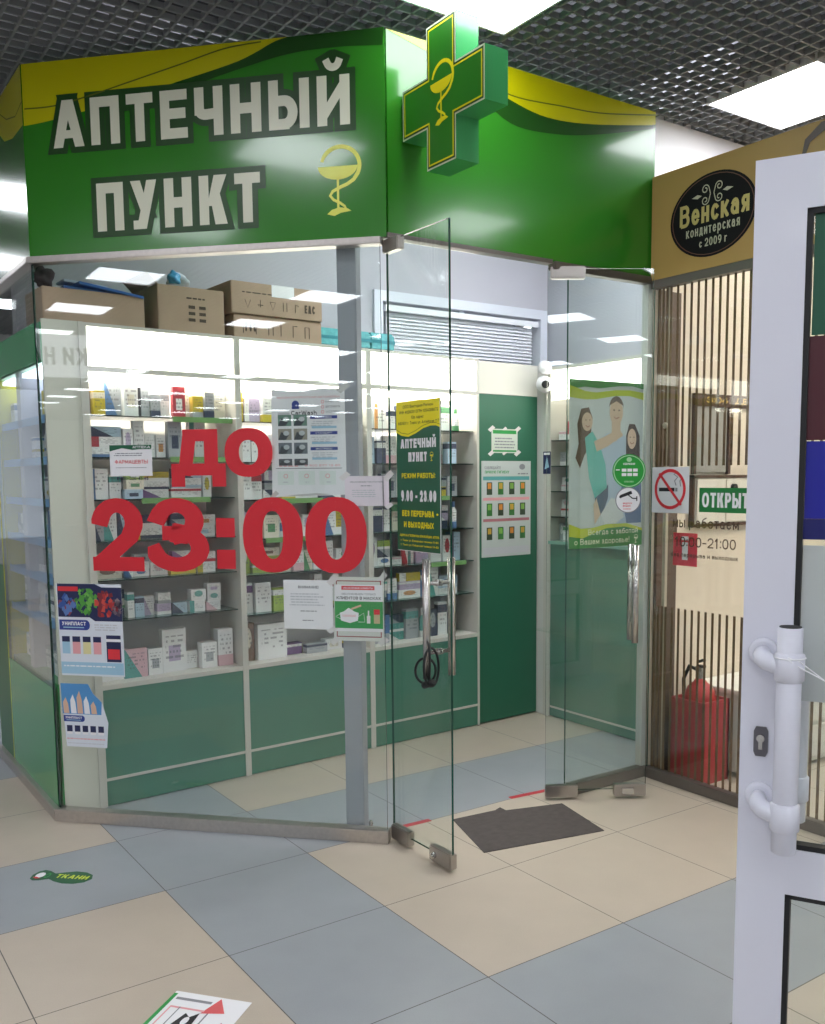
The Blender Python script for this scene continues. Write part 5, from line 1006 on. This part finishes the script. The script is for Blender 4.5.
for (za, zb) in ((zr1, zi), (.12, zr0)):
    m = MB(); pane(m, DR, iu, DW - iu, za, zb, .008, -.02); m.build('glass_pane', [GLASS, GEDGE], r)
m = MB(); uL_, zL = D(761, 741)
m.prism([DR.P(uL_ + .0145 * x, zL + .032 * y, .0005) for x, y in [(-1, -.7), (-.7, -1), (.7, -1), (1, -.7), (1, .7), (.7, 1), (-.7, 1), (-1, .7)]], DR.N * .005); lk = m.build('lock_plate', mat('lock_grey', '6c6a70', .35, .7), r)
m = MB(); m.tube([DR.P(uL_, zL + .008, .005), DR.P(uL_, zL + .008, .012)], .0085, 16); DR.box(m, uL_ - .004, uL_ + .004, zL - .016, zL + .003, .005, .011); m.build('key_cylinder', STEEL, lk)
# pull handles (both sides)
hoff = .07; ub, _ = D(787, 740, hoff); zt2 = D(787, 627, hoff)[1]; zb2 = D(787, 853, hoff)[1]
def pull(sg, base, name='pull_handle'):
    P = lambda u, z, n: DR.P(u, z, base + sg * n); m = MB(); R_ = .0245
    m.tube([P(ub, zb2, hoff), P(ub, zb2 + .002, hoff), P(ub, zt2 - .002, hoff), P(ub, zt2, hoff)], [R_ * .9, R_, R_, R_ * .9], 24)
    h = m.build(name, PVC, r, smooth=True)
    for yy in (667, 817):
        zc = D(787, yy, hoff)[1]; m = MB(); m.tube([P(ub, zc - .03, hoff), P(ub, zc - .026, hoff), P(ub, zc + .026, hoff), P(ub, zc + .03, hoff)], [R_, R_ + .005, R_ + .005, R_], 24); m.build('collar', PVC, h, smooth=True)
        ur = D(764, 657)[0]; zc2 = zc + .015; m = MB()
        m.tube([P(ur, zc2, 0), P(ur, zc2, .01), P(ur, zc2, .014)], [.03, .03, .024], 20); m.build('rosette', PVC, h, smooth=True)
        m = MB(); m.tube([P(ur, zc2, .012), P(ur, zc2, .035), P(ur + .004, zc2 - .004, .05), P(ur + .015, zc2 - .009, .062), P(ur + .03, zc2 - .013, .068), P(ub - .005, zc, hoff)], [.016, .017, .019, .019, .018, .018], 16); m.build('arm', PVC, h, smooth=True)
    m = MB(); m.tube([P(ub, zt2, hoff), P(ub, zt2 + .0015, hoff)], R_ * .88, 20); m.build('end_cap', BLACK, h)
    return h
pull(1, 0); 
pull(-1, -.06)
# panels on the door glass
def film(label, cat_, pu, pz0, pz1, m_, off=-.0135, extra=None):
    k = Print(DR, pu, pz0, DW - iu - .012, pz1, m_, off); 
    if extra: extra(k)
    return k.build('film_panel', None, label, cat_)
zA = D(818, 208)[1]; zBq = D(818, 335)[1]; zC = D(815, 441)[1]; zD = D(812, 519)[1]; zE = D(812, 540)[1]; zF = D(812, 703)[1]
ug = D(813, 270)[0]
film('dark green panel at the top of the white door glass', 'panel', ug, zBq + .002, zA, mat('film_green', '085038', .4)); film('dark red panel in the middle of the white door glass', 'panel', ug - .003, zC + .002, zBq, mat('film_red', '480c1c', .4)); film('bright blue panel on the white door glass below the red one', 'panel', iu + .012, zD, zC, mat('film_blue', '0a1290', .4)); film('darker blue strip under the bright blue panel on door glass', 'panel', D(801, 530)[0], zE, zD - .001, mat('film_blue2', '080e60', .4))
film('pale grey frosted film on the white door glass beside the handle', 'film', iu + .012, zF, zE - .012, mat('film_frost', 'c2c8c8', .5, alpha=.85))
# cord tied to the handle
c0 = DR.P(ub, D(787, 657, hoff)[1], hoff); sx_ = lambda px, py, n: DR.P(*D(px, py, n), n)
r = thing('white_cord', 'thin white cord tied round the door handle, stretched to the right', 'cord', c0)
m = MB(); m.tube([c0 + DR.U * (.0305 * math.cos(a / 12 * 6.283)) + DR.N * (.0305 * math.sin(a / 12 * 6.283)) for a in range(12)], .0016, 6, closed=True); m.tube([c0 + DR.N * .031, sx_(800, 668, .09), sx_(829, 683, .08), sx_(960, 740, .02)], .0016, 6); m.tube([c0 + DR.N * .031 + Vector((0, 0, .004)), sx_(800, 662, .09), sx_(829, 684, .08), sx_(960, 735, .02)], .0014, 6); m.build('cord_line', mat('cord_white', 'f0f0f4', .5), r, smooth=True)

# warm fill lamp, added out of sight to brighten the neighbour shop
r = thing('shop_fill_lamp', 'warm ceiling lamp inside the neighbour shop, hidden above its fascia', 'ceiling light', (4.6, -.9, 3.2))
ld = bpy.data.lights.new('fill_light', 'AREA'); ld.energy = 38; ld.size = .8; ld.color = (1, .9, .76); lo = bpy.data.objects.new('fill_light', ld); COL.objects.link(lo); lo.parent = r; lo.location = (0, 0, -.03)
MB().box(4.15, 5.05, -1.35, -.45, 3.18, 3.22).build('fill_housing', WHITE, r)

# ------------------------------------------------------------------ world and view
w = bpy.data.worlds.new('world'); S.world = w; w.use_nodes = True; bg = w.node_tree.nodes['Background']; bg.inputs[0].default_value = (.8, .88, 1, 1); bg.inputs[1].default_value = .4
S.view_settings.view_transform = 'Standard'; S.view_settings.look = 'None'; S.view_settings.gamma = 1; S.view_settings.use_curve_mapping = False; S.view_settings.exposure = 0.52
S.cycles.use_denoising = True; S.cycles.max_bounces = 8; S.cycles.diffuse_bounces = 4; S.cycles.glossy_bounces = 4; S.cycles.transparent_max_bounces = 24; S.cycles.sample_clamp_indirect = 6
